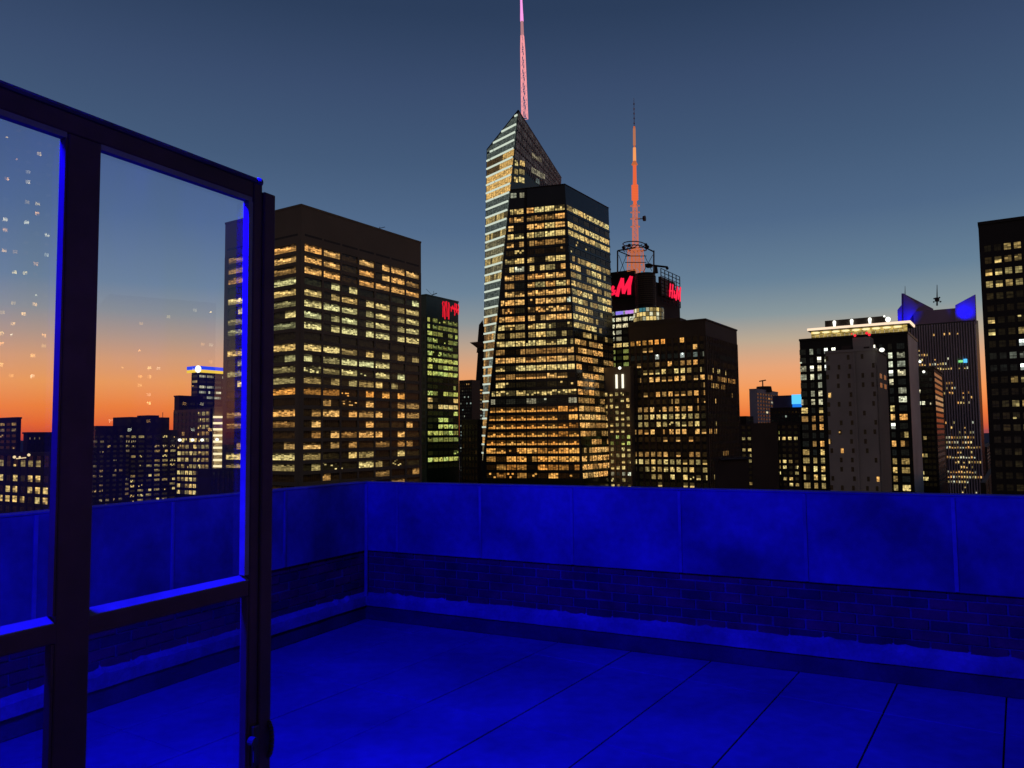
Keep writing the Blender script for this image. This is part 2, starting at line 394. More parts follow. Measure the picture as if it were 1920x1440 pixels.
for k in range(9):
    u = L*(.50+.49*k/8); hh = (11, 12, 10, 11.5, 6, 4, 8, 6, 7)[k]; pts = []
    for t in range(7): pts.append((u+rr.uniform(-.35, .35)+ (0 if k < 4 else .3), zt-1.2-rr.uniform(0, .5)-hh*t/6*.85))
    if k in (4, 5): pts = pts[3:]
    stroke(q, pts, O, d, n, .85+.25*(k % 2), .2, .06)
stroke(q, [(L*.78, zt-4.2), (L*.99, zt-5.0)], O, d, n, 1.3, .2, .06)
q.build('sign_reflection', M['redreflection'], b.root, label='wavy red sign reflection drawn as glowing strokes on the top glass corner')
q = MB(); p = at(810, 553, 455); q.bar(p, p+Vector((-3.5, 0, 3.6)), .1); q.bar(p+Vector((1, 0, 0)), p+Vector((1, 0, 2.4)), .1); q.bar(p, p+Vector((3, 0, 1.0)), .25); q.build('antenna', M['steel'], b.root)
b.finish('winfine')

# --- 3. crystal tower
D0 = 380
C0t = at(1059, 346, D0); dm = az(-73); nm = Vector((-dm.y, dm.x, 0)) ; nm = nm if nm.dot(C0t-CAM) < 0 else -nm
MP = lambda x, y: onplane(x, y, C0t, nm)
Ap = MP(972, 207); Qb = MP(904, 880); C0b = MP(1093, 905)
zr = C0t.z
def lerp(a, b_, t): return a+(b_-a)*t
def on_edge(a, b_, z): return lerp(a, b_, (z-a.z)/(b_.z-a.z))
Mr = on_edge(Ap, Qb, zr)
Nt0 = Mr + az(-40)*solve(Mr, az(-40), 911)
NtX = Ap + az(-40)*solve(Ap, az(-40), 913); Nt = Vector((NtX.x, NtX.y, 0)); Nt.z = row_z(Nt, 281)
Eb_l = solve(Vector((C0b.x, C0b.y, 0)), AX, 1157)
Et = C0t + AX*solve(C0t, AX, 1141); Eb = C0b + AX*Eb_l
A2 = AX
R2 = Mr + A2*solve(Mr, A2, 1052); ncr = (Mr-Ap).cross(R2-Ap).normalized(); ncr = ncr if ncr.dot(Ap-CAM) < 0 else -ncr
R1 = onplane(1052, 333, Ap, ncr)
bk = Building('crystal_tower', 'tallest glass tower with a slanted crown, bright white strips and a pink lit spire', 'building', Vector((C0t.x, C0t.y+20, GROUND)))
gz = lambda p: Vector((p.x, p.y, GROUND))
wm = MB()
BN = Vector((Nt.x, Nt.y, Nt.z)) + A2*55
BE = Et + BX*30; Bb = Vector((BE.x, BE.y, zr))
# facets
wm.poly([Ap, Nt, Qb])
wm.poly([Qb, gz(C0b), gz(Qb)][::1]); wm.poly([Qb, C0b, gz(C0b)])
wm.poly([Mr, Qb, C0b, C0t])
wm.poly([C0t, C0b, Eb, Et]); wm.poly([C0b, gz(C0b), gz(Eb), Eb])
Nl = [Nt, BN, Vector((BN.x, BN.y, GROUND)), gz(Qb), Qb]; wm.poly(Nl)
wm.poly([Et, Eb, gz(Eb), gz(BE), BE]); wm.poly([BE, gz(BE), gz(BN), BN])
wm.poly([C0t, Et, BE, BN, Mr+A2*.5, Mr])
wm.build('wall', M['glass'], bk.root)
cr = MB(); cr.poly([Ap, Mr, R2, R1]); cr.poly([Ap, R1, BN+Vector((0, 0, 1)), Nt]); cr.poly([R1, R2, BN+Vector((0, 0, 1))]); cr.build('crown', M['glass'], bk.root)
# crown screen: frame bars on the right facet of the crown, and dark lower inset
nA = Vector((AX.y, -AX.x, 0)); nA = nA if nA.dot(Ap-CAM) < 0 else -nA
on_facet = lambda a, z: a + ((Vector((0, 0, -1))+ncr*ncr.z)/(1-ncr.z*ncr.z))*(a.z-z)
q = MB()
for k in range(26):
    t = (k+.5)/26
    a = lerp(Ap, R1, t); z0 = max(zr+2, a.z-(26-11*t)); q.bar(a+ncr*.3, on_facet(a, z0)+ncr*.3, .2, k=4)
for k in range(9):
    off = 2.6*k+1; a = lerp(Ap, R1, min(.98, k*.02+.01)); 
    A_ = Vector((Ap.x, Ap.y, Ap.z-off)); B_ = Vector((R1.x, R1.y, R1.z-off*.42))
    q.bar(on_facet(Ap, Ap.z-off)+ncr*.35, on_facet(R1, R1.z-off*.42)+ncr*.35, .2, k=4)
q.build('crown_screen', M['rib'], bk.root)
nL = (Nt-Ap).cross(Qb-Ap).normalized(); nL = nL if nL.dot(Ap-CAM) < 0 else -nL
q = MB(); q.bar(Ap, Nt, .45); q.bar(Ap, R1, .35); q.bar(Nt, Qb, .3); q.build('edge_trim', M['steel'], bk.root)
# left facet: floors with light strips
q = MB(); dep = lambda t: 25-15*t
for k in range(34):
    t0, t1 = k/34+.004, (k+1)/34-.004; a, c = lerp(Ap, R1, t0), lerp(Ap, R1, t1)
    for m_ in range(5):
        f0, f1 = .03+m_*.195, .03+m_*.195+.15; g_ = rg.uniform(.030, .055)
        q.quad(on_facet(a, a.z-dep(t0)*f1)+ncr*.12, on_facet(c, c.z-dep(t1)*f1)+ncr*.12, on_facet(c, c.z-dep(t1)*f0)+ncr*.12, on_facet(a, a.z-dep(t0)*f0)+ncr*.12, (g_*1.1, g_, g_))
q.build('crown_glazing', M['winfar'], bk.root)
q = MB(); un = (MP(986, 430)-C0t).dot(-dm); q.obox(C0t, -dm, nm, un-.55, un+.55, row_z(C0t, 640), zr, -.1, .45); q.build('notch_shade', M['black'], bk.root)  # black bar stands in for the shade of a recessed notch
rng = random.Random(11); strips = []
yy = 218.0; k = 0
Lz = lambda z: on_edge(Ap, Qb, z)
def Nz(z): return on_edge(Nt, Qb, z) if z < Nt.z else on_edge(Nt, Ap, z)
zc = Vector((Mr.x, Mr.y, 0)); zlist = []
ylist = [219, 236, 250, 264.5] + [280+16.3*i for i in range(37)]
for i, y in enumerate(ylist):
    z = row_z(zc, y)
    if z < Qb.z+1: break
    zlist.append(z)
pos = lambda z, t: lerp(Nz(z), Lz(z), t)
orange_rows = {4: 'r', 5: 'R', 6: 'F', 7: 'F', 8: 'F', 9: 'd', 10: 'd', 11: 'o', 12: 'd', 13: 'o'}
for i, z in enumerate(zlist):
    l = (Lz(z)-Nz(z)).length
    if l < .6: continue
    dirv = (Lz(z)-Nz(z)).normalized()
    q = MB(); t0 = .12 if i < 4 else .0; t1 = .97
    a, c = pos(z, t0 if i else .3), pos(z, t1)
    up = Vector((0, 0, .85)); 
    if i == 0: a = pos(z, .55)
    for (s0, s1) in (((.0, 1),) if i not in (4, 7, 9, 3) else ((.0, .12), (.16, 1)) if i in (3, 4) else ((0, .34), (.38, 1))):
        p0, p1 = lerp(a, c, s0), lerp(a, c, s1)
        q.hexa([p0+nL*.1, p1+nL*.1, p1+nL*.5, p0+nL*.5, p0+nL*.1+up, p1+nL*.1+up, p1+nL*.5+up, p0+nL*.5+up])
    q.build('light_strip', M['strip'], bk.root)
    # panes below this strip
    if i+1 >= len(zlist): continue
    zlo = zlist[i+1]+1.0; zhi = z-.1
    npn = max(1, int(l/1.55)); 
    rowk = rng.choice(['f', 'f', 'd', 'f', 'm', 'd', 'f']) if i > 13 else {0: 'd', 1: 'd', 2: 'd', 3: 'd', 4: 'R4', 5: 'L5', 6: 'F', 7: 'F', 8: 'F', 9: 'd', 10: 'd', 11: 'o', 12: 'd', 13: 'o'}[i]
    for pn in range(npn):
        ta, tb = (pn+.06)/npn, (pn+.94)/npn
        tm = (pn+.5)/npn
        hue = HUE['y']; v = .12
        if rowk == 'F': v = .72; hue = (.92, .55, .16)
        elif rowk == 'R4': v = .6 if tm > .6 else .07; hue = (.92, .55, .16)
        elif rowk == 'L5': v = .65 if tm > .5 else .08; hue = (.92, .55, .16)
        elif rowk == 'o': v = rng.choice([.1, .5, .7, .3])
        elif rowk == 'd': v = .26; hue = HUE['b']
        elif rowk == 'm': v = rng.choice([.1, .5, .6, .15])
        else: v = rng.uniform(.14, .34); hue = HUE['m']
        if i > 22: v = rng.choice([.12, .2, .45, .6]); hue = HUE['o'] if rng.random() < .6 else hue
        mbq = MB(); v2 = [v*rng.uniform(.8, 1.2) for _ in range(3)]
        for kk in range(3):
            z0 = zlo+(zhi-zlo)*kk/3; z1 = zlo+(zhi-zlo)*(kk+1)/3
            mbq.quad(pos(z0, ta)+nL*.15, pos(z0, tb)+nL*.15, pos(z1, tb)+nL*.15, pos(z1, ta)+nL*.15, tuple(h_*v2[kk] for h_ in hue))
        mbq.pri = 40 if i < 16 else 5; mbq.q = proj(pos(zlo, tm)); mbq.code = 'F'; bk.w.append(mbq)
# crown right facet lit windows
PA = lambda u, z: Vector((Mr.x+A2.x*u, Mr.y+A2.y*u, z))
zz = lambda y: row_z(zc, y)
def crown_win(px0, px1, y, h, code, hue, nx=4, sl=.45, ys=1.0):
    """window quad on the tilted crown facet, given by photo pixels"""
    q = MB(); cs = cells(code, nx, 3, rng, hue)
    for i in range(nx):
        for jj in range(3):
            x0 = px0+(px1-px0)*(i+.06)/nx; x1 = px0+(px1-px0)*(i+.94)/nx
            pt_ = lambda x, t: onplane(x, y+(x-px0)*sl+h*(1-t), Ap+ncr*.4, ncr)
            q.quad(pt_(x0, jj/3), pt_(x1, jj/3), pt_(x1, (jj+1)/3), pt_(x0, (jj+1)/3), cs[jj][i])
    q.pri = 200; q.q = proj(q.v[0]); q.code = code; bk.w.append(q)
for (x0, x1, y, hh, c, hu) in ((997, 1016, 286, 9, 'c', 'w'), (996.5, 1022, 313, 10, 'f', 'w'), (1004.5, 1012, 333, 9, 'f', 'b')):
    crown_win(x0, x1, y, hh, c, hu, 6 if x1-x0 > 10 else 3, .55)
for y, c in ((300, 'F'), (316, 'f'), (331, 'F')):
    for (x0, x1) in ((965.5, 971.5), (974.5, 984)): crown_win(x0-(y-300)*.05, x1-(y-300)*.02, y, 9.5, c, 'y', 2, .3)
for (x0, x1) in ((957.5, 968.5), (974.5, 984)):
    q = MB(); cs = cells('f', 2, 3, rng, 'w')
    for i in range(2):
        for jj in range(3):
            a_, c_2 = x0+(x1-x0)*(i+.05)/2, x0+(x1-x0)*(i+.95)/2; f_ = lambda x, t: MP(x, 371-9*t-(x-970)*.05)+nm*.15
            q.quad(f_(a_, jj/3), f_(c_2, jj/3), f_(c_2, (jj+1)/3), f_(a_, (jj+1)/3), cs[jj][i])
    q.pri = 150; q.q = proj(q.v[0]); q.code = 'f'; bk.w.append(q)
# mid facet and right facet
dmr = -dm                        # left to right in the picture
Pm = lambda u, z: Vector((C0t.x+dmr.x*u, C0t.y+dmr.y*u, z))
rows_y = [388+15.75*i for i in range(33)]
zcc = Vector((C0t.x, C0t.y, 0))
rowprob = {0: 'F', 1: 'c', 2: 'F', 3: 'F', 4: 'c', 5: 's', 6: 'F', 7: 'R', 8: 'C', 9: 'C', 10: 'C', 11: 'F', 12: 'S', 13: 'F', 14: 'S', 15: 'f', 16: 'F', 17: 'f', 18: 'F', 19: 'F', 20: 'h', 21: 's', 22: 'S', 23: 'b', 24: 'B', 25: 'B', 26: 'B', 27: 'B', 28: 'B', 29: 'F', 30: 'F', 31: 'f', 32: 's'}
for r, y in enumerate(rows_y):
    z1 = row_z(zcc, y-4.6); z0 = row_z(zcc, y+4.9); zm = (z0+z1)/2
    ul = ((on_edge(Ap, Qb, zm) if zm > Qb.z else Qb)-C0t).dot(dmr)+1.2; ur = (on_edge(C0t, C0b, zm)-C0t).dot(dmr)-.6
    bay = 5.35; k = math.floor(ul/bay)
    main = rowprob[r]; hue = 'w' if r == 23 else ('a' if r > 23 else rng.choice('yoyo'))
    while k*bay < ur-1.5:
        u0 = max(ul, k*bay+.3); u1 = min(ur, k*bay+bay-.3)
        if u1-u0 > 1.2:
            c = main if rng.random() < (.62 if r < 20 else .66) else rng.choice('FfcsfFBCd.r')
            if main == 'b': c = rng.choice('fd.sfW' if k == -8 else 'fd.s')
            if r in (5, 21) and rng.random() < .8: c = rng.choice('.ds')
            if r > 22 and k*bay < ul+28 and main == 'B': c = 'B'
            hq = rng.choice('yow') if r < 14 and rng.random() < .3 else hue
            bk.w.append(window_mesh(Pm, u0, u1, z0, z1, nm*.15, c, max(2, int((u1-u0)/1.1)), 3, rng, hq, .16))
        k += 1
    # right facet: lit bays, dark patches toward the upper right edge
    L0 = on_edge(C0t, C0b, zm); L1 = on_edge(Et, Eb, zm); lt = (L1-L0).length; nb = max(4, int(lt/5.6)); dd = (L1-L0).normalized()
    nr = Vector((dd.y, -dd.x, 0)); nr = nr if nr.dot(L0-CAM) < 0 else -nr
    Pr = lambda u, z, L0=L0, dd=dd: Vector((L0.x+dd.x*u, L0.y+dd.y*u, z))
    for k in range(nb):
        u0 = .6+(lt-.8)*k/nb; u1 = .6+(lt-.8)*(k+1)/nb-.9
        t = k/nb
        if r in (4, 5): c = rng.choice('....s')
        elif r in (1,): c = '.d'[k % 2]
        elif r in (0, 2, 3): c = 'F' if rng.random() < .8 else 'f'
        elif 12 <= r <= 17 and t > .3+.05*r-.5: c = rng.choice('....dr')
        elif 18 <= r <= 23: c = rng.choice('Ff.dfFf.')
        else: c = rng.choice('FffFr.FF')
        bk.w.append(window_mesh(Pr, u0, u1, z0, z1, nr*.15, c, 4, 3, rng, 'y' if r < 16 else 'o', .16))
# ribbons between floors, mid and right facets
q = MB()
for r, y in enumerate(rows_y):
    z1 = row_z(zcc, y+6.2); z0 = row_z(zcc, y+9.8); zm = (z0+z1)/2
    a = (on_edge(Ap, Qb, zm) if zm > Qb.z else Vector((Qb.x, Qb.y, zm))); c = on_edge(C0t, C0b, zm); e = on_edge(Et, Eb, zm)
    q.obox(a, dmr, nm, 0, (c-a).dot(dmr), z0, z1, -.1, .3)
    dd = (e-c); dd.z = 0; ln = dd.length; dd.normalize(); nr = Vector((dd.y, -dd.x, 0)); nr = nr if nr.dot(c-CAM) < 0 else -nr
    q.obox(c, dd, nr, .05, ln, z0, z1, -.1, .28)
q.build('spandrel', M['glass'], bk.root)
# roof plant of the lower block
q = MB(); t_ = C0t+AX*4+BX*4; q.obox(t_, AX, -BX, 0, 12, zr-.5, zr+2.0, -10, 0); q.build('roof_housing', M['glass'], bk.root)
q = MB(); q.bar(C0t+Vector((0, 0, .2)), Et+Vector((0, 0, .2)), .35, k=4); q.bar(Mr+Vector((0, 0, .2)), C0t+Vector((0, 0, .2)), .35, k=4); q.build('roof', M['steel'], bk.root)
bk.finish()
# spire: tapering lattice mast, pink floodlighting put into its emission
spb = at(984, 222, 410); sp_ = thing('spire', Vector((spb.x, spb.y, spb.z)), 'pink lit lattice spire rising from the crown of the tallest glass tower', 'spire'); 
def spx(y): return at(984-(222-y)*.030, y, 410)
def lattice(seg_y, seg_w, m, root, name, fn, rb=.28, legs=4):
    for (y0, y1, w0, w1) in zip(seg_y, seg_y[1:], seg_w, seg_w[1:]):
        a, c = fn(y0), fn(y1); q = MB()
        for j in range(legs):
            an = 2*math.pi*(j+.3)/legs; an2 = 2*math.pi*(j+1.3)/legs
            e = lambda P, w_, t: P+Vector((math.cos(t)*w_, math.sin(t)*w_, 0))
            q.bar(e(a, w0, an), e(c, w1, an), rb, k=5); q.bar(e(a, w0, an), e(c, w1, an2), rb*.6, k=4); q.bar(e(a, w0, an2), e(c, w1, an), rb*.6, k=4)
            q.bar(e(c, w1, an), e(c, w1, an2), rb*.7, k=4); q.bar(e(a, w0, an), e(a, w0, an2), rb*.7, k=4)
        q.build(name, m, root)
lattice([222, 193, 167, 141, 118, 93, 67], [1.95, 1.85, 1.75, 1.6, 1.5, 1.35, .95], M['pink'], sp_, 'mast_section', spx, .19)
q = MB(); q.bar(spx(67), spx(40), .9, .75, 8); q.build('mast_collar', emit('rose_collar_glow', (.55, .25, .27), .8), sp_)  # collar glow stands in for floodlight falling on it
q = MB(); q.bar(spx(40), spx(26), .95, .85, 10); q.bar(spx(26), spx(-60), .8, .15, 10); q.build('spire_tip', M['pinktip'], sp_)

# --- 4. sign tower with antenna
b = tower('sign_tower', 'dark tower with red sign boxes and an orange lit mast, behind the crystal tower', 'building', 1190, 512, 450, 1128, 1274, M['dark'])
b.top_all = b.top
ys = [584+12.2*i for i in range(9)]
grid(b, 'L', ys, 7.2, 5, .6, .8, .3, .45, ["PPPPP".replace('P', 'F')]*3+["fSf.f"]*2+["FFFFF"]+["ffdff"]*3, "bwwwwyggg", 5, 3, 21)
mesh_wall(b)
q = MB(); O, d, n, L = face(b, 'L')
# purple screen strip in the top row
for k, (u0, u1, cc) in enumerate(((L*.42, L*.64, (.30, .22, .95)), (L*.70, L*.97, (.62, .28, .9)))):
    q2 = MB(); q2.obox(O, d, n, u0, u1, row_z(b.C, 587), row_z(b.C, 581), .3, .5); q2.build('screen', emit('violet_screen', cc, .9), b.root)
# left sign box
zb1, zt1 = row_z(b.C, 556), row_z(b.C, 516)
q2 = MB(); q2.obox(O, d, n, L*.30, L+.8, zb1, zt1+3, .2, 2.0); sp1 = q2.build('sign_panel', M['black'], b.root)
def hm(q, O, d, n, u0, u1, z0, z1, off, parts='H&M', lw=.9):
    W = u1-u0; H = z1-z0; X = lambda t: u0+W*t; Z = lambda t: z0+H*t; s = .05
    if 'H' in parts:
        stroke(q, [(X(0), Z(.08)), (X(.03), Z(.4)), (X(.10), Z(.95))], O, d, n, lw, off)
        stroke(q, [(X(.20), Z(.05)), (X(.24), Z(.4)), (X(.31), Z(.97))], O, d, n, lw, off)
        stroke(q, [(X(-.02), Z(.44)), (X(.32), Z(.56))], O, d, n, lw*.6, off)
    c = [(.50, .12), (.44, .30), (.40, .48), (.43, .58), (.46, .52), (.41, .36), (.36, .22), (.38, .10), (.43, .12), (.50, .34)]
    stroke(q, [(X(a), Z(v)) for a, v in c], O, d, n, lw*.5, off)
    stroke(q, [(X(.56), Z(.0)), (X(.62), Z(.45)), (X(.73), Z(.95))], O, d, n, lw, off)
    stroke(q, [(X(.73), Z(.95)), (X(.74), Z(.5)), (X(.76), Z(.12))], O, d, n, lw*.9, off)
    stroke(q, [(X(.76), Z(.12)), (X(.86), Z(.55)), (X(1.0), Z(1.0))], O, d, n, lw*.9, off)
    stroke(q, [(X(1.0), Z(1.0)), (X(.94), Z(.5)), (X(.93), Z(.03))], O, d, n, lw, off)
pp = lambda x, y: (onplane(x, y, O+n*2.0, n)-O).dot(d)
q2 = MB(); hm(q2, O, d, n, pp(1124, 535), pp(1184, 535), row_z(b.C, 553)+.3, row_z(b.C, 520), 2.1, lw=2.1); q2.build('sign_letters', M['red'], sp1, label='red glowing letters H&M on the front sign panel')
# right sign: frame standing out from the right face
O, d, n, L = face(b, 'R')
pr = lambda x, y, o=0: (onplane(x, y, O+n*o, n)-O).dot(d)
u0, u1 = pr(1240, 545, 2), pr(1275, 545, 2); zr0, zr1 = row_z(b.C+d*((u0+u1)/2), 572), row_z(b.C+d*((u0+u1)/2), 512)
q2 = MB()
for k in range(10):
    z = zr0+(zr1-zr0)*k/9; q2.bar(O+d*u0+n*2+Vector((0, 0, z-O.z)), O+d*u1+n*2+Vector((0, 0, z-O.z)), .25, k=4)
for k in range(6):
    u = u0+(u1-u0)*k/5; q2.bar(O+d*u+n*2+Vector((0, 0, zr0-O.z)), O+d*u+n*2+Vector((0, 0, zr1-O.z)), .3, k=4)
q2.obox(O, d, n, u0, u0+(u1-u0)*.75, zr0+4, zr1-5, .2, 1.8)
sp2 = q2.build('sign_frame', M['steel'], b.root)
q2 = MB(); zc0, zc1 = row_z(b.C+d*((u0+u1)/2), 563), row_z(b.C+d*((u0+u1)/2), 533)
hm(q2, O, d, n, pr(1254, 545, 2), u1-.3, zc0+1, zc1, 2.3, lw=1.25); q2.build('sign_letters', M['red'], sp2, label='red glowing letters H&M on the side sign frame')
# curved louvre drum and glowing lantern in the middle
ctr = at(1210, 540, 448); q2 = MB()
for k in range(14):
    z = row_z(ctr, 572-3.9*k); q2.bar(Vector((ctr.x, ctr.y, z)), Vector((ctr.x, ctr.y, z+.7)), 6.2, 6.2, 20)
q2.build('louvre_drum', M['brown'], b.root)
q2 = MB(); z0, z1 = row_z(ctr, 640), row_z(ctr, 514); q2.bar(Vector((ctr.x, ctr.y, z0)), Vector((ctr.x, ctr.y, z1)), 5.9, 5.9, 20); q2.build('drum', M['black'], b.root)
ct2 = at(1216, 590, 441); rl = random.Random(8)
for r in range(3):
    y0 = 581+8.2*r; z1, z0 = row_z(ct2, y0), row_z(ct2, y0+6.8)
    for k in range(26):
        a0 = math.radians(-175+13.5*k*.98); a1 = a0+math.radians(11)
        w_ = MB(); R_ = 8.6
        e = lambda t, z: Vector((ct2.x+math.cos(t)*R_, ct2.y+math.sin(t)*R_, z))
        if math.sin((a0+a1)/2) > .25: continue
        v = rl.choice([.2, .5, .9, 1.1]) if k % 13 < 9 else .12; hu = (.2, .8, .95) if (r == 0 and k in (3, 4)) else rl.choice([HUE['w'], HUE['y'], HUE['y']])
        w_.quad(e(a0, z0), e(a1, z0), e(a1, z1), e(a0, z1), tuple(c*v for c in hu)); w_.pri = 20; w_.q = (1200, 600); w_.code = 'F'; b.w.append(w_)
q2 = MB(); q2.bar(Vector((ct2.x, ct2.y, row_z(ct2, 640))), Vector((ct2.x, ct2.y, row_z(ct2, 579))), 8.4, 8.4, 24); q2.build('lantern', M['glass'], b.root)
# roof cage
q2 = MB(); cg = at(1192, 500, 452)
def cpt(x, y, dd=452): return at(x, y, dd)
for dd in (440, 464):
    for x in (1158, 1226): q2.bar(cpt(x, 512, dd), cpt(x, 470, dd), .45, k=5)
    q2.bar(cpt(1158, 470, dd), cpt(1192, 464, dd), .4, k=4); q2.bar(cpt(1226, 472, dd), cpt(1205, 462, dd), .4, k=4)
    q2.bar(cpt(1160, 471, dd), cpt(1182, 480, dd), .3, k=4); q2.bar(cpt(1160, 478, dd), cpt(1172, 510, dd), .15, k=4); q2.bar(cpt(1224, 478, dd), cpt(1206, 510, dd), .15, k=4)
    q2.bar(cpt(1175, 478, dd), cpt(1162, 510, dd), .15, k=4); q2.bar(cpt(1208, 478, dd), cpt(1222, 508, dd), .15, k=4)
    for y in (480, 492): q2.bar(cpt(1172, y, dd), cpt(1212, y, dd), .22, k=4)
for x in (1158, 1226): 
    for y in (470, 490): q2.bar(cpt(x, y, 440), cpt(x, y, 464), .3, k=4)
q2.build('roof_cage', M['steel'], b.root)
q2 = MB(); pz = cpt(1190, 466)
for k in range(18):
    a = 2*math.pi*k/18; a2 = 2*math.pi*(k+1)/18
    for z in (-1.5, 1.5): q2.bar(pz+Vector((6.8*math.cos(a), 6.8*math.sin(a), z*.7+2*math.sin(a*.5))), pz+Vector((6.8*math.cos(a2), 6.8*math.sin(a2), z*.7+2*math.sin(a2*.5))), .3, k=4)
    q2.bar(pz+Vector((6.8*math.cos(a), 6.8*math.sin(a), -1.05)), pz+Vector((6.8*math.cos(a2), 6.8*math.sin(a2), 1.05)), .2, k=4)
q2.build('ring_platform', plain('lit_ring_steel', (.16, .08, .06), .6), b.root)  # warm lit tone put into the ring's base colour
for (x, y) in ((1169, 464), (1180, 460), (1211, 459), (1214, 463)):
    q2 = MB(); q2.ball(cpt(x, y, 444), 1.0); q2.build('dish', M['steel'], b.root)
# window-washing crane and dish on the roof
q2 = MB(); q2.bar(cpt(1216, 497, 445), cpt(1252, 501, 445), .6, k=5); q2.bar(cpt(1229, 512, 445), cpt(1229, 499, 445), 1.6, 1.0, 8); q2.obox(cpt(1214, 500, 445), AX, -BX, 0, 4, cpt(1214, 500, 445).z, cpt(1214, 494, 445).z, -1.5, 1.5); q2.ball(cpt(1251, 503, 445), .9); q2.build('roof_crane', M['steel'], b.root)
b.finish('winfine')
rt = cpt(1192, 512, 452); an = thing('antenna_mast', Vector(rt), 'tall orange lit antenna mast on the tower with the red signs', 'antenna')  # orange floodlighting on the mast is put into its emission
fx = lambda y: at(1192-(512-y)*.0105, y, 452)
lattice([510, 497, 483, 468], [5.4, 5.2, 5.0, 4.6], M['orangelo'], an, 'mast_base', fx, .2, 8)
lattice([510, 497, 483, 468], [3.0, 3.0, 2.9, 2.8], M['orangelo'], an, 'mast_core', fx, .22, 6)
lattice([468, 458, 448, 438, 428, 418, 408, 398, 386], [2.1, 2.1, 2.0, 2.0, 1.9, 1.8, 1.7, 1.6, 1.5], emit('rose_lattice_glow', (.85, .24, .16), .6), an, 'mast_section', fx, .26)
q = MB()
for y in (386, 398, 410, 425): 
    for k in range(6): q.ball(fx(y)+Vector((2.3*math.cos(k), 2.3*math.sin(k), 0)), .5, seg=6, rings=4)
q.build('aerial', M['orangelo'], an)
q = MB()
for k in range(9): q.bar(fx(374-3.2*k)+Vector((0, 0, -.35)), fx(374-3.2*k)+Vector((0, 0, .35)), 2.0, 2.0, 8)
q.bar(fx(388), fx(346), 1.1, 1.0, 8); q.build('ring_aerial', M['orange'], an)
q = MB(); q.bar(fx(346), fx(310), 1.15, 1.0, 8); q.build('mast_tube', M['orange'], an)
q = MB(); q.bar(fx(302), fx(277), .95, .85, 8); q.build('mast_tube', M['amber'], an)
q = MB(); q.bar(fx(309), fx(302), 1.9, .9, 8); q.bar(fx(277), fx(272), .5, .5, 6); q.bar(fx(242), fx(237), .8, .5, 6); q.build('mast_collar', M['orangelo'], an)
q = MB(); q.bar(fx(272), fx(241), .8, .75, 8); q.build('mast_tube', emit('dim_orange_glow', (.55, .20, .10), .8), an)
q = MB(); q.bar(fx(241), fx(184), .22, .12, 6); 
for y in range(195, 240, 9): q.ball(fx(y), .45, 1.6, 6, 4)
q.build('mast_tip', plain('pale_mast_tip', (.5, .35, .45), .5), an)
q = MB(); pd = fx(411)+Vector((4.5, -1, 0)); q.bar(pd, pd+Vector((1.2, -.6, 0)), 1.5, 1.7, 12); q.bar(fx(411), pd, .25); q.build('dish', M['steel'], an)

# --- 5. tan strip-lit building between crystal tower and grid tower
b = tower('stone_tower', 'narrow tan stone building with two vertical white light bars at its top', 'building', 1182, 688, 400, 1130, 1190, M['tan'])
ys = [738+11.6*i for i in range(16)]
grid(b, 'L', ys, 6.4, 5, .8, 1.3, .3, .5, None, "yyyyyyyggyyyywyyy", 3, 2, 31, fill='FfhdS.', wts=[2, 3, 3, 3, 1, 1])
O, d, n, L = face(b, 'L')
for x in (1157, 1168.5):
    u = (onplane(x, 710, O, n)-O).dot(d); q = MB(); q.obox(O, d, n, u-.5, u+.5, row_z(b.C, 727), row_z(b.C, 701), .45, .9); q.build('light_bar', emit('white_bar', (1, .95, .75), 1.3), b.root)
q = MB(); q.ball(at(1162, 690, 396), .8); q.build('roof_lamp', M['whitelamp'], b.root)
mesh_wall(b); cap(b, .4); b.finish('winfine')

# --- 6. dark grid tower
b = tower('grid_tower', 'dark brown tower with vertical piers and small square lit windows, below the red signs', 'building', 1322, 599, 390, 1179, 1381, M['brown'])
P12 = ["fFfFFF..F...", "..hh......F.", "dddsWsddWdfr", ".hsdfdFdffFd", "..hhhFdFFfsl", ".rdFFhhFFdhF", "...........r", "..hdFfFhhfFr", "...dddrfs.rs", ".ffFsFfFfFrd",
       ".ffFFFfFFffd", ".ffdFfsFhfFd", "ffhF.lFFF.Fh", "dddddhdh.hd.", "............", "fffffFdh.ffd", "FFfFfFffhffh", "ddfFfFFFfFsf", "...ff.F.FshR", "....h...hh.."]
ys = [634+14.55*i for i in range(20)]
grid(b, 'L', ys, 9.0, 12, .9, 1.15, .2, .45, P12, "aoboyoooooyyooooyyyy", 3, 3, 41, gap=.05, band=1)
PR = {2: '........dddddddddddd', 3: 'd...dd....dddddddd', 4: '...F..FF...F........', 5: 'ffF...fffFFFsFffFF..', 6: '..fFfFf.fff.....', 7: '...............f', 8: '....F', 11: '....F...', 12: 'FF.FF...', 15: '........ffff', 17: '...F', 18: '..fff', 19: '....'}
pats = [(PR.get(i, '')+'.'*20)[:20] for i in range(20)]
grid(b, 'R', ys, 9.0, 20, 1.0, .7, .1, .4, pats, "aoboyoooooyyooooyyyy", 1, 3, 42, band=1)
mesh_wall(b)
cap(b, .5, pent=[(3, 12, 14, 42, 2.6)])
b.finish('winfine')

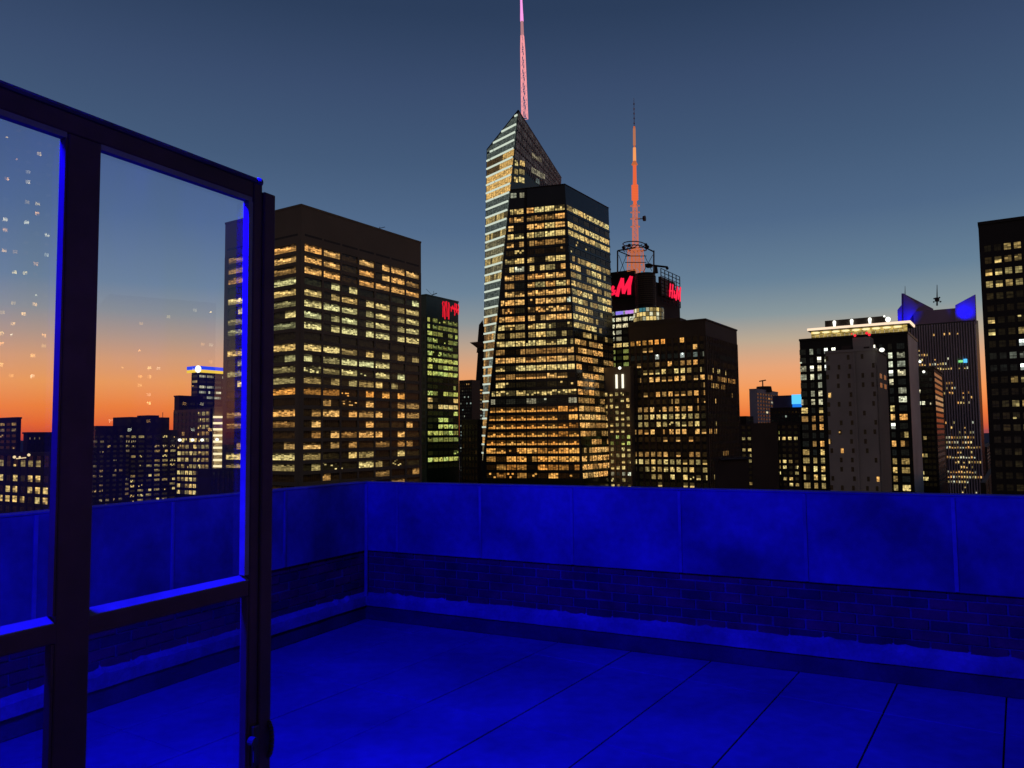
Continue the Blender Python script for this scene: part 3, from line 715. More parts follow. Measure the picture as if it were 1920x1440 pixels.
# --- 7. low dark roofs in front, centre right
b = tower('low_block', 'plain dark low block with a sloping roof edge in front of the grid tower', 'building', 1346, 862, 215, 1340, 1404, M['dark'], A=az(52))
mesh_wall(b); cap(b, .5)
q = MB(); O, d, n, L = face(b, 'R'); q.bar(b.C+n*.6, b.C+d*L+n*.6, .35, k=6); q.build('gutter', M['steel'], b.root)
b.finish()
b = tower('office_block', 'low dark office block with a blank middle wall and short rows of lit windows', 'building', 1500, 796, 300, 1386, 1540, M['dark'])
ys = [800+10.9*i for i in range(12)]
PT = ["...........", "f.....sd...", "..........."]
O, d, n, L = face(b, 'L')
rngb = random.Random(6)
pt = []
for i in range(12):
    lf = rngb.choice(['ff', '..', 'dr', 'fF']) if i in (2, 4, 5, 6, 10, 11) else '..'
    rt_ = {0: 's...', 1: 'r...', 2: 'FFFF', 5: 'ddd.', 6: 'FFfd', 7: 'fFsS', 8: 'F.df', 9: '.FFd', 10: 's.Ff'}.get(i, '....')
    pt.append(lf+'......'[:4]+rt_)
grid(b, 'L', ys, 5.5, 10, 1, .9, .2, .3, pt, "ogyyyyyyyyyy", 4, 2, 51)
q = MB(); x0, x1 = (onplane(1413, 860, O, n)-O).dot(d), (onplane(1462, 860, O, n)-O).dot(d); q.obox(O, d, n, x0, x1, GROUND, b.top+.8, .2, 1.6); q.build('shaft_wall', M['brown'], b.root)
mesh_wall(b); cap(b, .4); b.finish('winfine')

b = tower('apartment_tower', 'pale far apartment tower with a dark round roof housing against the orange sky', 'building', 1418, 730, 700, 1405, 1458, M['bluegrey'])
ys = [738+6.8*i for i in range(12)]
grid(b, 'R', ys, 3.4, 8, .8, 1.5, .3, .5, None, 'yow', 2, 1, 61, fill='.d.dfsF', wts=[8, 5, 8, 4, 1, 3, 1])
grid(b, 'L', ys, 3.4, 4, .8, 1.5, .3, .5, None, 'yow', 2, 1, 62, fill='.dfsF', wts=[5, 5, 2, 2, 2])
mesh_wall(b); cap(b, .6)
q = MB(); c_ = b.C+b.A*b.LA*.5+b.B*b.LB*.5; q.bar(c_-Vector((0, 0, 1)), c_+Vector((0, 0, 4.2)), 7.2, 6.4, 14); q.bar(c_+Vector((-1, 0, 4.2)), c_+Vector((-1, 0, 10)), .6, .5); q.bar(c_+Vector((-4, 0, 9)), c_+Vector((2, 0, 10)), .6); q.build('roof_housing', M['dark'], b.root)
b.finish('winfar')
b = tower('screen_building', 'blue tinted building with a bright cyan screen beside the pale apartment tower', 'building', 1512, 741, 620, 1449, 1530, plain('blue_glass', (.10, .10, .22), .4))
O, d, n, L = face(b, 'L'); ux = lambda x, y=750: (onplane(x, y, O, n)-O).dot(d)
mesh_wall(b); cap(b, .4)
q = MB(); q.obox(O, d, n, ux(1485), ux(1503), row_z(b.C, 757), row_z(b.C, 739), .2, .8); q.build('screen', M['cyan'], b.root, label='bright cyan upper screen')
q = MB(); q.obox(O, d, n, ux(1486), ux(1503), row_z(b.C, 765), row_z(b.C, 757.3), .2, .8); q.build('screen', M['bluescreen'], b.root, label='deep blue lower screen')
b.finish()
b = tower('stepped_block', 'dark stepped block below the blue screen with a few dim windows', 'building', 1510, 764, 560, 1444, 1530, M['dark'])
grid(b, 'L', [772+8*i for i in range(4)], 3.6, 10, 1, 1.2, .2, .3, ['......dd..', '...sF...d.', 'd.........', '..s..s..F.'], 'ob', 2, 1, 63)
mesh_wall(b); cap(b, .4); b.finish('winfar')

# --- 8. black hotel tower with the glowing roof lounge
b = tower('hotel_tower', 'black hotel tower with a glowing glass lounge and bright roof rim', 'building', 1700, 624, 290, 1499, 1718, M['black'])
ys = [648+16.7*i for i in range(17)]
O, d, n, L = face(b, 'L'); xu = lambda x: (onplane(x, 700, O, n)-O).dot(d)
rng = random.Random(70)
spec = [(1500.5, 1512, 3), (1519.5, 1526, 1), (1533.5, 1540.5, 1), (1547, 1553.5, 1), (1561, 1568, 1), (1635, 1643, 1), (1650, 1656, 1), (1667, 1674.5, 1), (1683.5, 1698, 4)]
codes = {0: "dfdWWWd.d", 1: "sdWhd..Fc", 2: "fWFWF..Ff", 3: "fFf....WC", 4: "ddf....Fd", 5: "dfF....df", 6: "lFF....dF", 7: "Fdh....Fd", 8: "fff....FF", 9: "dfF....Wd", 10: "ddd....dr", 11: "dfo....ol", 12: "fdF....dd", 13: "fff....ff", 14: "LFF....Ff", 15: "lFF....fd", 16: "fff....fF"}
Pf = lambda u, z: Vector((O.x+d.x*u, O.y+d.y*u, z))
for r, y in enumerate(ys):
    z0, z1 = row_z(b.C, y+5.4), row_z(b.C, y-5.4)
    for k, (xa, xb, nx) in enumerate(spec):
        c = codes[r][k].replace('o', 'F'); hu = 'w' if r < 7 else ('o' if r in (8, 9, 11) else 'y')
        if 3 <= k <= 6 and r > 2: continue
        b.w.append(window_mesh(Pf, xu(xa), xu(xb), z0, z1, n*.06, c, nx if nx > 1 else 2, 4, rng, hu if c != 'd' else 'b', .08))
q = MB(); q.obox(O, d, n, xu(1698.2)+.5, L+.3, GROUND, b.top, -.05, .5); 
for r, y in enumerate(ys): q.obox(O, d, n, 0, xu(1698.4), row_z(b.C, y+10.6), row_z(b.C, y+6.2), -.05, .22)
q.build('spandrel', M['black'], b.root)
# grey side wall
O2, d2, n2, L2 = face(b, 'R'); q = MB(); q.obox(O2, d2, n2, .2, L2, GROUND, b.top, -.05, .3)
for r, y in enumerate(ys): q.obox(O2, d2, n2, .2, L2, row_z(b.C, y+9.4), row_z(b.C, y+8.9), .2, .34)
q.build('side_wall', M['greyside'], b.root)
mesh_wall(b); cap(b, .5)
# lounge
zt0 = b.top+.5; zt1 = row_z(b.C, 608); xa, xb = xu(1522), L+.2
rl = random.Random(71)
npane = 22
for k in range(npane):
    u0 = xa+(xb-xa)*k/npane; u1 = xa+(xb-xa)*(k+.92)/npane; w_ = MB()
    for j in range(4):
        v = (.35, .42, .6, .85)[j]*rl.uniform(.7, 1.2); 
        P_ = lambda u, z: Vector((O.x+d.x*u-n.x*1.5, O.y+d.y*u-n.y*1.5, z))
        w_.quad(P_(u0, zt0+(zt1-zt0)*j/4), P_(u1, zt0+(zt1-zt0)*j/4), P_(u1, zt0+(zt1-zt0)*(j+1)/4), P_(u0, zt0+(zt1-zt0)*(j+1)/4), (.85*v, .60*v, .16*v))
    w_.build('lounge_pane', M['win'], b.root)
q = MB()
for k in range(9): 
    u = xa+(xb-xa)*(k+.6)/9.5; P_ = Vector((O.x+d.x*u-n.x*.3, O.y+d.y*u-n.y*.3, zt1-.55)); q.ball(P_, 1.35, .25, 10, 5)
q.build('ceiling_lights', emit('warm_ceiling_lamp', (1, .84, .42), 1.15), b.root)
q = MB(); u_a, u_b = xu(1519), L+1.0
q.obox(O, d, n, u_a, u_b, zt1, zt1+.85, -12, 1.4); cnp = q.build('canopy', M['black'], b.root)
q = MB(); q.obox(O, d, n, u_a-.1, u_b+.1, zt1+.2, zt1+1.0, 1.4, 1.75); q.obox(O, d, n, u_b+.1, u_b+.45, zt1+.2, zt1+1.0, -12, 1.75); q.build('rim_light', M['warm'], cnp)
q = MB(); pa, pb = xu(1547), xu(1659); zp = row_z(b.C, 590); q.obox(O, d, n, pa, pb, zt1+.85, zp+.6, -11, -3.0); pth = q.build('penthouse', M['brown'], b.root)
for x in (1565.5, 1598.5, 1633): 
    q = MB(); u = xu(x); P_ = Vector((O.x+d.x*u-n.x*2.5, O.y+d.y*u-n.y*2.5, 0)); q.bar(Vector((P_.x, P_.y, zp-3.0)), Vector((P_.x, P_.y, zp-.4)), .25, .55, 8); q.ball(Vector((P_.x, P_.y, zp-.3)), .62, 1.2); q.build('wall_lamp', M['whitelamp'], pth)
q = MB(); q.ball(at(1665, 599, 290), .9); q.bar(at(1665, 599, 290), at(1665, 608, 290), .2); q.ball(at(1658, 593, 290), .35); q.build('roof_lamp', M['whitelamp'], b.root)
b.finish('winfine')

# --- 9. pale old tower in front
b = tower('stucco_tower', 'old pale stucco tower with few small dark windows in front of the hotel', 'building', 1641, 655, 205, 1548, 1660, M['lightstone'])
O, d, n, L = face(b, 'L'); ys = [667+17.8*i for i in range(15)]; Pf = lambda u, z: Vector((O.x+d.x*u, O.y+d.y*u, z)); xu = lambda x: (onplane(x, 700, O, n)-O).dot(d)
wc = {1: '1010', 2: '1010'}
rng = random.Random(5)
colx = [1552, 1571.5, 1592, 1618, 1636]
pt = ["d.dd.", "d.d.d", "..d..", "..dd.", "o.d..", ".dd.d", "d.dd.", "..d.d", ".sdd.", "L.dd.", ".Fdd.", ".dd.d", "..d..", "..ddo", "dd.dd"]
q = MB(); q.obox(O, d, n, 0, L+.25, GROUND, b.top, -.05, .25)
winq = []
dark_glass = plain('unlit_glass', (.012, .012, .012), .3)
for r, y in enumerate(ys):
    z0, z1 = row_z(b.C, y+4.6), row_z(b.C, y-4.4)
    for k, x in enumerate(colx):
        c = pt[r][k]
        x_ = x+(2.5 if r % 3 == 1 else 0)
        if c == '.' and rng.random() < .35: c = 'd'
        if c == '.': continue
        code = {'o': 'F', 'F': 'F', 'L': 'L', 's': 's', 'd': '.'}[c]
        b.w.append(window_mesh(Pf, xu(x_-2.4), xu(x_+2.4), z0, z1, n*.30, code, 2, 3, rng, 'o', .06))
O2, d2, n2, L2 = face(b, 'R'); q.obox(O2, d2, n2, -.25, L2, GROUND, b.top, -.05, .252)
for r, y in enumerate(ys): 
    q.obox(O, d, n, 0, L+.28, row_z(b.C, y+8.6), row_z(b.C, y+8.1), .2, .29)
    P2 = lambda u, z: Vector((O2.x+d2.x*u, O2.y+d2.y*u, z))
    z0, z1 = row_z(b.C, y+4.6), row_z(b.C, y-4.4)
    for (u0, u1) in ((L2*.2, L2*.42), (L2*.62, L2*.84)):
        if r in (2, 3): b.w.append(window_mesh(P2, u0, u1, z0, z1, n2*.30, 'f' if r in (4, 5) and u0 > L2/2 else '.', 2, 3, rng, 't', .06))
u = xu(1603); q.obox(O, d, n, u-.2, u+.2, GROUND, b.top, .2, .6)
q.build('stucco', M['lightstone'], b.root); mesh_wall(b); cap(b, .3)
q = MB(); q.obox(b.C, -b.B, -b.A, -b.LB+xu(1599), -b.LB+xu(1632), b.top, row_z(b.C, 629), -7, -1.5); q.build('roof_housing', M['lightstone'], b.root)
q = MB(); 
for (x0, x1, h_) in ((1578, 1597, 1.4), (1620, 1630, .9)): q.obox(b.C, -b.B, -b.A, -b.LB+xu(x0), -b.LB+xu(x1), b.top, b.top+h_, -6, -1.0)
q.build('water_tank', M['dark'], b.root)
for (x, y) in ((1603, 629), (1625, 624.5), (1630, 627.5), (1597, 626)):
    q = MB(); q.ball(at(x, y, 207), .34 if x > 1600 else .2); q.build('red_lamp', M['redlamp'], b.root)
q = MB(); q.ball(at(1653.5, 656, 203), .62, .8); q.build('white_lamp', M['whitelamp'], b.root)
b.finish('winfine')

# --- 10. brown corner block
b = tower('corner_block', 'dark brown block with pale window bands, between the hotel and the ribbed tower', 'building', 1750, 689, 330, 1700, 1766, M['brown'])
ys = [700+11*i for i in range(20)]
pt = ["......", "..s..s", "......", "..F...", "......", ".FFF.s", "......", "......", "......", "......", "..s...", "...f..", "......", "......", "..Ff..", "...s..", "......", "..F...", ".FFF..", "......"]
grid(b, 'L', ys, 6.5, 6, .6, .3, .15, .25, pt, "wwwwywyyyyyyyyyyyyyy", 3, 2, 81)
grid(b, 'R', ys, 6.5, 1, .6, .3, .15, .25, ['d', 'd', '.', '.', 'f', 'f', 'f', 'd', 'd']+['.']*11, "wwwtmmttt", 8, 2, 82)  # dim pane glow adds the sunset reflection to these bands
mesh_wall(b); cap(b, .4)
q = MB(); q.ball(at(1725, 678, 326), .5); q.ball(at(1720, 703, 326), .5); q.ball(at(1732, 697, 326), .5); q.build('white_lamp', M['whitelamp'], b.root)
b.finish('winfine')

# --- 11. ribbed tower with blue lit fins
D = 600
b = tower('ribbed_tower', 'ribbed dark tower with blue lit slanted crown fins and an antenna', 'building', 1828, 600, D, 1696, 1834, M['glass'], A=az(52), B=az(-57))
O, d, n, L = face(b, 'L')
ux = lambda x, y=600: (onplane(x, y, O, n)-O).dot(d)
ys = [622+9.4*i for i in range(34)]; rng = random.Random(91); Pf = lambda u, z: Vector((O.x+d.x*u, O.y+d.y*u, z))
lit = {0: (.4, .9, .15), 4: (0, .3, .8), 6: (.0, .6, .5), 7: (.3, .9, .6), 8: (.0, .7, .4), 9: (.3, .8, .4), 11: (.3, .7, .6), 14: (.6, 1, .3), 16: (.3, .5, .4), 1: (.0, .5, .1), 3: (0, .2, .5), 5: (0, .7, .15), 10: (.2, .9, .25), 12: (.2, .9, .2), 13: (.3, .9, .2), 17: (.2, .7, .3), 18: (.3, .9, .2), 19: (.2, .8, .2), 20: (.2, .9, .3), 21: (.3, .9, 1), 22: (.3, .9, .6), 23: (.3, 1, .8), 24: (.3, .9, .2), 25: (.5, .9, .9), 26: (.6, 1, .6), 27: (.4, 1, .3), 28: (.5, .9, .9), 29: (.4, 1, .8), 30: (.5, .8, .8), 32: (.5, .9, .3), 33: (.5, .9, .6)}
nc = 27
for r, y in enumerate(ys):
    a_, c_, p_ = lit.get(r, (0, 1, .04))
    for k in range(nc):
        t = k/nc
        if not (a_ <= t <= c_) or rng.random() > min(1, p_*1.25): continue
        u0 = L*(k+.12)/nc; u1 = L*(k+.88)/nc
        b.w.append(window_mesh(Pf, u0, u1, row_z(b.C, y+2.4), row_z(b.C, y-1.6), n*.06, rng.choice('FFfh'), 2, 2, rng, rng.choice('yoyow'), .05))
for k in range(nc+1):
    if k in (20, 21, 22) and False: continue
    u = L*k/nc; q = MB(); wd = .5
    q.obox(O, d, n, u-wd/2, u+wd/2, GROUND, row_z(b.C, 603), -.05, 1.1)
    q.build('rib', M['rib'], b.root)
q = MB(); q.obox(O, d, n, L*.83, L*.87, row_z(b.C, 679), row_z(b.C, 672), .3, 1.4); q.build('screen', M['cyan'], b.root); q = MB(); q.obox(O, d, n, L*.76, L*.82, row_z(b.C, 678), row_z(b.C, 674), .3, 1.4); q.build('screen', emit('green_screen', (.3, .9, .3), .9), b.root)
mesh_wall(b)
# crown: recessed attic wall plus outward slanted fins
Z = lambda y: row_z(b.C, y)
q = MB(); a0, a1 = ux(1704, 575), ux(1790, 575)
q.obox(O, d, n, a0, a1, Z(600), Z(572.5), -26, -6); q.build('attic', M['crown'], b.root)
def fin(name, pts, n0, n1):
    q = MB(); W = lambda u, z, o: Vector((O.x+d.x*u+n.x*o, O.y+d.y*u+n.y*o, z))
    f0 = [W(u, z, n0) for u, z in pts]; f1 = [W(u, z, n1) for u, z in pts]
    q.poly(f1); q.poly(f0[::-1])
    k = len(pts)
    for i in range(k): q.quad(f0[i], f0[(i+1) % k], f1[(i+1) % k], f1[i])
    return q.build(name, M['crown'], b.root)
zE = lambda x, y: onplane(x, y, O, n).z
fin('crown_fin', [(ux(1789), zE(1789, 602)), (ux(1828), zE(1828, 602)), (ux(1826, 546), zE(1826, 546)), (ux(1789, 568), zE(1789, 568))], -1.2, 0)
q = MB(); W = lambda u, z, o: Vector((O.x+d.x*u+n.x*o, O.y+d.y*u+n.y*o, z))
p1, p2 = W(ux(1694, 550), zE(1694, 550), .2), W(ux(1720, 572), zE(1720, 572), -24)
q.poly([p1, W(ux(1694), zE(1694, 604), .2), W(ux(1712), zE(1712, 604), -24), p2]); off = d*-1.2
q.poly([p1+off, p2+off, W(ux(1712), zE(1712, 604), -24)+off, W(ux(1694), zE(1694, 604), .2)+off]); q.quad(p1, p2, p2+off, p1+off); q.build('crown_fin', M['crown'], b.root)
q = MB(); q.quad(W(ux(1694), zE(1694, 604), -1), W(ux(1694, 550), zE(1694, 550), -1), W(ux(1722, 572), zE(1722, 572), -1), W(ux(1700), zE(1700, 604), -1))
q.build('crown_fin', M['crown'], b.root)
fin('crown_fin', [(ux(1674), zE(1674, 604)), (ux(1694), zE(1694, 604)), (ux(1694), zE(1694, 577)), (ux(1680, 571), zE(1680, 571)), (ux(1674), zE(1674, 580))], -9, -8)
for (x, y, y0, r_) in ((1757, 534, 573, .35), (1697, 536, 556, .2)):
    q = MB(); p = at(x, y0, D+12); t = at(x, y, D+12); q.bar(p, t, r_*1.6, r_*.5)
    if x == 1757:
        for k in range(8): q.ball(lerp(p, t, .25)+Vector((2.2*math.cos(k), 2.2*math.sin(k), (k % 3)*1.3-1)), .55)
        q.bar(lerp(p, t, .2), lerp(p, t, .38), 1.5, 1.5, 8)
    q.build('antenna', M['steel'], b.root)
b.finish('winfar')
# the blue floodlights that light the fins
def spot(name, loc, tgt, power, col, size, blend=.6, rad=1.0):
    l = bpy.data.lights.new(name, 'SPOT'); l.energy = power; l.color = col; l.spot_size = math.radians(size); l.spot_blend = blend; l.shadow_soft_size = rad
    o = bpy.data.objects.new(name, l); COL.objects.link(o); o.location = loc; o.rotation_euler = (tgt-loc).to_track_quat('-Z', 'Y').to_euler(); return o
for (x, y, o_, dx, pw) in ((1809, 577, 0, 0, 1), (1700, 590, 0, 6, .5), (1683, 588, -8, 0, .35)):
    tgt = W(ux(x, y), zE(x, y), o_); loc = tgt+n*7+Vector((0, 0, -4))+d*dx
    o = spot('blue_floodlight', loc, tgt, 11000*pw, (0, 0, 1), 110, 1.0); o.parent = b.root; o.location = loc-Vector(b.root.location)


# --- 12. right edge black tower
b = tower('black_tower', 'black office tower with rows of dim square windows, nearest beside the ribbed blue crowned tower', 'building', 2060, 390, 215, 1834, None, M['black'])
ys = [441+23.9*i for i in range(22)]
pt = ["..FF", "dhFF", "hhFf", "fhff", "ddd.F", "....s", "h..sF", "h.dfF", "..sWf", "bbfFw", "dddWd", "..FFf", ".....", ".dff", ".ssss", ".ddfF", "...s.", "..d..", "..dsf", ".....", "..dF.", "....."]
grid(b, 'L', ys, 12.5, 11, 1.0, .65, .15, .2, [(p.replace('b', 'd').replace('w', 'f').replace('F', 'c' if i_ % 2 else 'f')+'.d.f.d...d.s')[:11] for i_, p in enumerate(pt)], "yyyyyyyyybbyyyyyyyyyyy", 2, 4, 95)
mesh_wall(b); cap(b, .4); b.finish()

# --- 13. centre gap: far tower with triangular deck and brown brick block
b = tower('deck_tower', 'far slim tower with a triangular outdoor deck, left of the tallest tower', 'building', 893, 725, 900, 868, 935, M['black'])
grid(b, 'L', [731+6.0*i for i in range(22)], 2.6, 5, .8, .8, .2, .3, None, 'ooaywwwwb', 3, 1, 101, fill='FfS.d', wts=[3, 3, 3, 2, 2])
grid(b, 'R', [731+6.0*i for i in range(22)], 2.6, 8, .8, .8, .2, .3, None, 'ooaywwwwb', 3, 1, 102, fill='FfS.d', wts=[4, 3, 3, 2, 2])
mesh_wall(b); 
q = MB(); Pn = lambda x, y, dd=905: at(x, y, dd)
q.hexa([Pn(891, 728, 900), Pn(915, 728, 900), Pn(915, 728, 925), Pn(891, 728, 925), Pn(896.5, 652, 900), Pn(915, 652, 900), Pn(915, 652, 925), Pn(896.5, 652, 925)]); q.build('upper_shaft', M['black'], b.root)
q = MB(); q.hexa([Pn(893.5, 662, 898), Pn(915, 657, 898), Pn(915, 657, 925), Pn(893.5, 662, 925), Pn(898, 609, 900), Pn(905, 600, 900), Pn(905, 600, 925), Pn(898, 609, 925)]); q.build('spire_shaft', M['black'], b.root)
q = MB(); q.poly([Pn(880.5, 642, 885), Pn(895, 652.5, 898), Pn(912, 649, 925), Pn(912, 640, 925)]); q.poly([Pn(880.5, 640.8, 885), Pn(912, 640, 925), Pn(912, 641, 890)]); q.poly([Pn(880.5, 642, 885), Pn(912, 641, 890), Pn(912, 650, 896), Pn(895, 653, 897)]); q.build('deck', plain('deck_steel', (.30, .20, .16), .5), b.root)
b.finish('winfar')
b = tower('dark_block', 'dark mid-distance block in the gap between green tower and tallest tower, below the deck', 'building', 885, 712, 700, 861, 900, M['black'])
grid(b, 'L', [720+6*i for i in range(30)], 2.6, 6, .8, .8, .2, .3, None, 'oowb', 2, 1, 103, fill='FS.ds', wts=[1, 2, 6, 3, 4])
mesh_wall(b); b.finish('winfar')
b = tower('brick_block', 'brown old brick block with small windows low in the gap beside the tallest tower', 'building', 896, 788, 450, 866, 915, M['dark'])
grid(b, 'L', [800+12*i for i in range(10)], 7, 5, .6, .9, .2, .4, None, 'oto', 2, 2, 104, fill='.....ds', wts=[5, 5, 5, 5, 5, 3, 2])
mesh_wall(b); cap(b, .5); b.finish('winfine')

# --- 14. far left, seen through the door glass
b = tower('banded_tower', 'far dark tower with a glowing blue and yellow band round its roof', 'building', 372, 686, 620, 360, 470, M['black'])
grid(b, 'R', [705+10*i for i in range(14)], 4.2, 7, .8, .8, .2, .3, ["ccsccsc", "..d....", "ccSSccc", "csFsccs", "sccsccc"]+["......."]*2, 'wyw', 4, 1, 111, fill='.ds', wts=[4, 3, 2])
grid(b, 'L', [705+10*i for i in range(14)], 4.2, 1, .8, .8, .2, .3, None, 'wy', 3, 1, 112, fill='.dsf')
mesh_wall(b)
O, d, n, L = face(b, 'R')
q = MB(); q.obox(O, d, n, -.9, L, row_z(b.C, 692.5), row_z(b.C, 686), -5, .9); q.obox(O-n*5, -n, -d, 0, b.LB, row_z(b.C, 692.5), row_z(b.C, 686), -.2, .9); q.build('light_band', M['blueband'], b.root, label='blue light band')
q = MB(); q.obox(O, d, n, -.9, L, row_z(b.C, 698), row_z(b.C, 692.7), -5, .9); q.obox(O-n*5, -n, -d, 0, b.LB, row_z(b.C, 698), row_z(b.C, 692.7), -.2, .9); q.build('light_band', M['yellowband'], b.root, label='yellow light band')
q = MB(); q.ball(at(371.5, 692, 612), 2.3, 1.2); q.build('white_lamp', M['whitelamp'], b.root)
b.finish('winfar')
b = tower('rounded_tower', 'dark set-back tower left of the blue banded tower', 'building', 336, 743, 560, 327, 380, M['black'])
grid(b, 'R', [757+8*i for i in range(14)], 3.4, 7, .8, 1, .2, .3, None, 'w', 2, 1, 113, fill='.....s')
mesh_wall(b); cap(b, .6); b.finish('winfar')
b = tower('stair_tower', 'glass block with a brightly lit vertical stack of stair lights', 'building', 395, 766, 330, 326, 440, M['glass'])
ys = [775+12.5*i for i in range(13)]
gridpt = ["......", "......", "......", "d.f...", "ssFsFF", "SScfdF", "FFfcFf", "fFcFdf", "fScsff", "cFfFFf", "FccFFf", "fFdcFF", "cFdfFF"]
grid(b, 'L', ys, 7, 9, .6, .5, .12, .2, [(p+'Sfc')[:9] for p in gridpt], "yyyoyyyyyyyyy", 3, 2, 115)
O, d, n, L = face(b, 'R'); mesh_wall(b)
for k in range(13):
    y = 782+11.5*k; p = at(399.5, y, 327); p2 = at(418.5, y, 327); q = MB(); q.bar(p, p2, .42, k=8); q.build('stair_light', emit('stair_lamp', (1, .86, .5), 1.15), b.root) if k == 0 else q.build('stair_light', bpy.data.materials['stair_lamp'], b.root)
q = MB(); q.poly([at(399, 762, 328.5), at(399, 960, 328.5), at(420, 960, 328.5), at(420, 762, 328.5)]); a_ = at(399, 762, 328.5)
dq = (at(420, 762, 328.5)-a_); dq.z = 0; wq = dq.length; dq.normalize(); q = MB(); q.obox(a_, dq, Vector((dq.y, -dq.x, 0)), 0, wq, GROUND, a_.z, -4, 0); q.build('stair_shaft', plain('warm_stair_wall', (.34, .25, .14), .7), b.root)
for k in range(13):
    y = 787.5+11.5*k; w_ = MB(); a2, c2 = at(401, y+3.5, 328), at(417, y-3.5, 328); 
    w_.quad(at(401, y+3.6, 328), at(417, y+3.6, 328), at(417, y-3.6, 328), at(401, y-3.6, 328), (.30*(.2 if k < 2 else 1), .21*(.2 if k < 2 else 1), .08)); w_.build('stair_window', M['win'], b.root)
for (x, y) in ((337, 825), (361, 825), (379, 825), (407, 824)): 
    q = MB(); q.ball(at(x, y, 318), .7, .8); q.build('white_lamp', M['whitelamp'], b.root)
b.finish('winfine')
b = tower('flat_block', 'long flat-roofed dark block with rows of faint windows, behind the door glass', 'building', 172, 808, 300, 120, 246, M['dark'])
ys = [819+9.3*i for i in range(16)]
grid(b, 'R', ys, 4.2, 6, .6, 1.0, .2, .25, None, 'ttytt', 7, 2, 121, fill='dd.cfsS', wts=[7, 6, 3, 3, 2, 3, 3])
mesh_wall(b); cap(b, .5, pent=[(3, 14, 2, 6, 1.8)]); b.finish('winfine')
b = tower('stepped_tower', 'dark stepped block with a raised roof housing in the orange glow, behind the door glass', 'building', 241, 806, 310, 230, 332, M['dark'])
grid(b, 'R', ys, 4.2, 6, .6, 1.0, .2, .25, None, 'ytty', 6, 2, 122, fill='ddcfsSR.', wts=[5, 4, 3, 2, 4, 3, 1, 4])
mesh_wall(b); 
O, d, n, L = face(b, 'R'); xq = lambda x: (onplane(x, 790, O, n)-O).dot(d)
q = MB(); q.obox(O, d, n, xq(246.5), xq(320), b.top-.2, row_z(b.C+d*8, 782), -12, -.8); q.obox(O, d, n, xq(283), xq(304), b.top, row_z(b.C+d*12, 778.5), -9, -2); q.build('roof_housing', M['dark'], b.root)
q = MB(); p = at(305, 786, 318); q.bar(p, p+Vector((0, 0, 2.6)), .1); q.build('antenna', M['steel'], b.root)
b.finish('winfine')
b = tower('corner_tower', 'dark flat-roofed tower against the deepest orange sky, behind the outer door pane', 'building', 33, 784, 420, -60, 40, M['dark'])
grid(b, 'L', [795+11*i for i in range(12)], 5, 9, .6, 1.0, .2, .3, ["......f.f"]+[None]*0, 'yt', 3, 2, 131, fill='...ddsf')
mesh_wall(b); cap(b, .5); b.finish('winfine')
b = tower('small_block', 'small dark block with three faint top windows beside the far left tower', 'building', 52, 812, 380, 44, 104, M['dark'])
grid(b, 'R', [822+12*i for i in range(5)], 4, 6, .6, 1.4, .2, .3, ["fff...", "......", "......", "......"], 't', 2, 1, 132, fill='..d')
mesh_wall(b); cap(b, .4); b.finish('winfine')
b = tower('lit_block', 'nearer masonry block with two rows of bright yellow windows at far left', 'building', 96, 852, 190, -40, 130, M['dark'])
ys = [860, 870, 899, 921, 940, 960]
grid(b, 'L', ys, 12, 10, .6, 1.1, .15, .2, ["..........."]*1+["sfffhsfff..".replace('h', 's')]+["F.FF.FdFF.F", "FFF.FF.FFFF", "FF.FFFF.FFF", "..........."], 'tyyyy', 2, 3, 133)
mesh_wall(b); cap(b, .4)
for x in (27, 41, 52): pass
q = MB(); q.bar(at(30, 860, 189), at(49, 858, 189), .10); q.ball(at(27, 857, 189), .3); q.ball(at(54, 853, 189), .3); q.ball(at(37, 857, 189), .2); q.build('roof_lamp', emit('terrace_lamp', (1, .75, .4), 1), b.root)
b.finish('win')

# --- low background blocks that fill the gaps between towers down to the parapet line
rb = random.Random(77)
names = [(1846, 905, 240, 1838, 1870, 'reddish dark low block squeezed between the ribbed tower and the black tower', 'brown'),
         (1850, 838, 900, 1836, 1900, 'far low block with a few white lights beside the right edge tower', 'dark'),
         (395, 880, 250, 370, 450, 'low dark block under the stair lights behind the door glass', 'dark'),
         (1398, 780, 520, 1384, 1412, 'small flat block right of the grid tower below the orange sky', 'dark')]
for i, (xc, yc, D, xl, xr, lb, mm) in enumerate(names):
    b = tower('low_building', lb, 'building', xc, yc, D, xl, xr, M[mm])
    grid(b, 'R', [yc+8+7*k for k in range(9)], 3.2, 6, .6, .9, .2, .3, None, 'wyo', 2, 1, 200+i, fill='....ds', wts=[3, 3, 3, 3, 2, 2])
    mesh_wall(b); b.finish('winfar')

# --- the tower out of frame on the right, mirrored in the door glass
def side_tower(lb, x, y, w_, dep, ztop, n_c, n_r, z0, seed, st, fill, wts):
    b = Building('office_tower', lb, 'building', Vector((x, y, GROUND)))
    q = MB(); O = Vector((x, y+w_/2, 0)); d = Vector((0, -1, 0)); n = Vector((-1, 0, 0)); q.obox(O, d, n, 0, w_, GROUND, ztop, -dep, 0); q.build('wall', M['black'], b.root)
    rng = random.Random(seed); P = lambda u, z: Vector((x, y+w_/2-u, z)); fh = (ztop-z0-2)/n_r; cw = w_/n_c
    for r in range(n_r):
        for c in range(n_c):
            code = rng.choices(fill, wts)[0]
            m_ = window_mesh(P, cw*c+cw*.3, cw*c+cw*.72, z0+fh*r+fh*.35, z0+fh*r+fh*.68, n*.1, code, 2, 2, rng, rng.choice('yow'), .1); m_.q = (0, 0); m_.pri = 1; b.w.append(m_)
    b.finish(st)
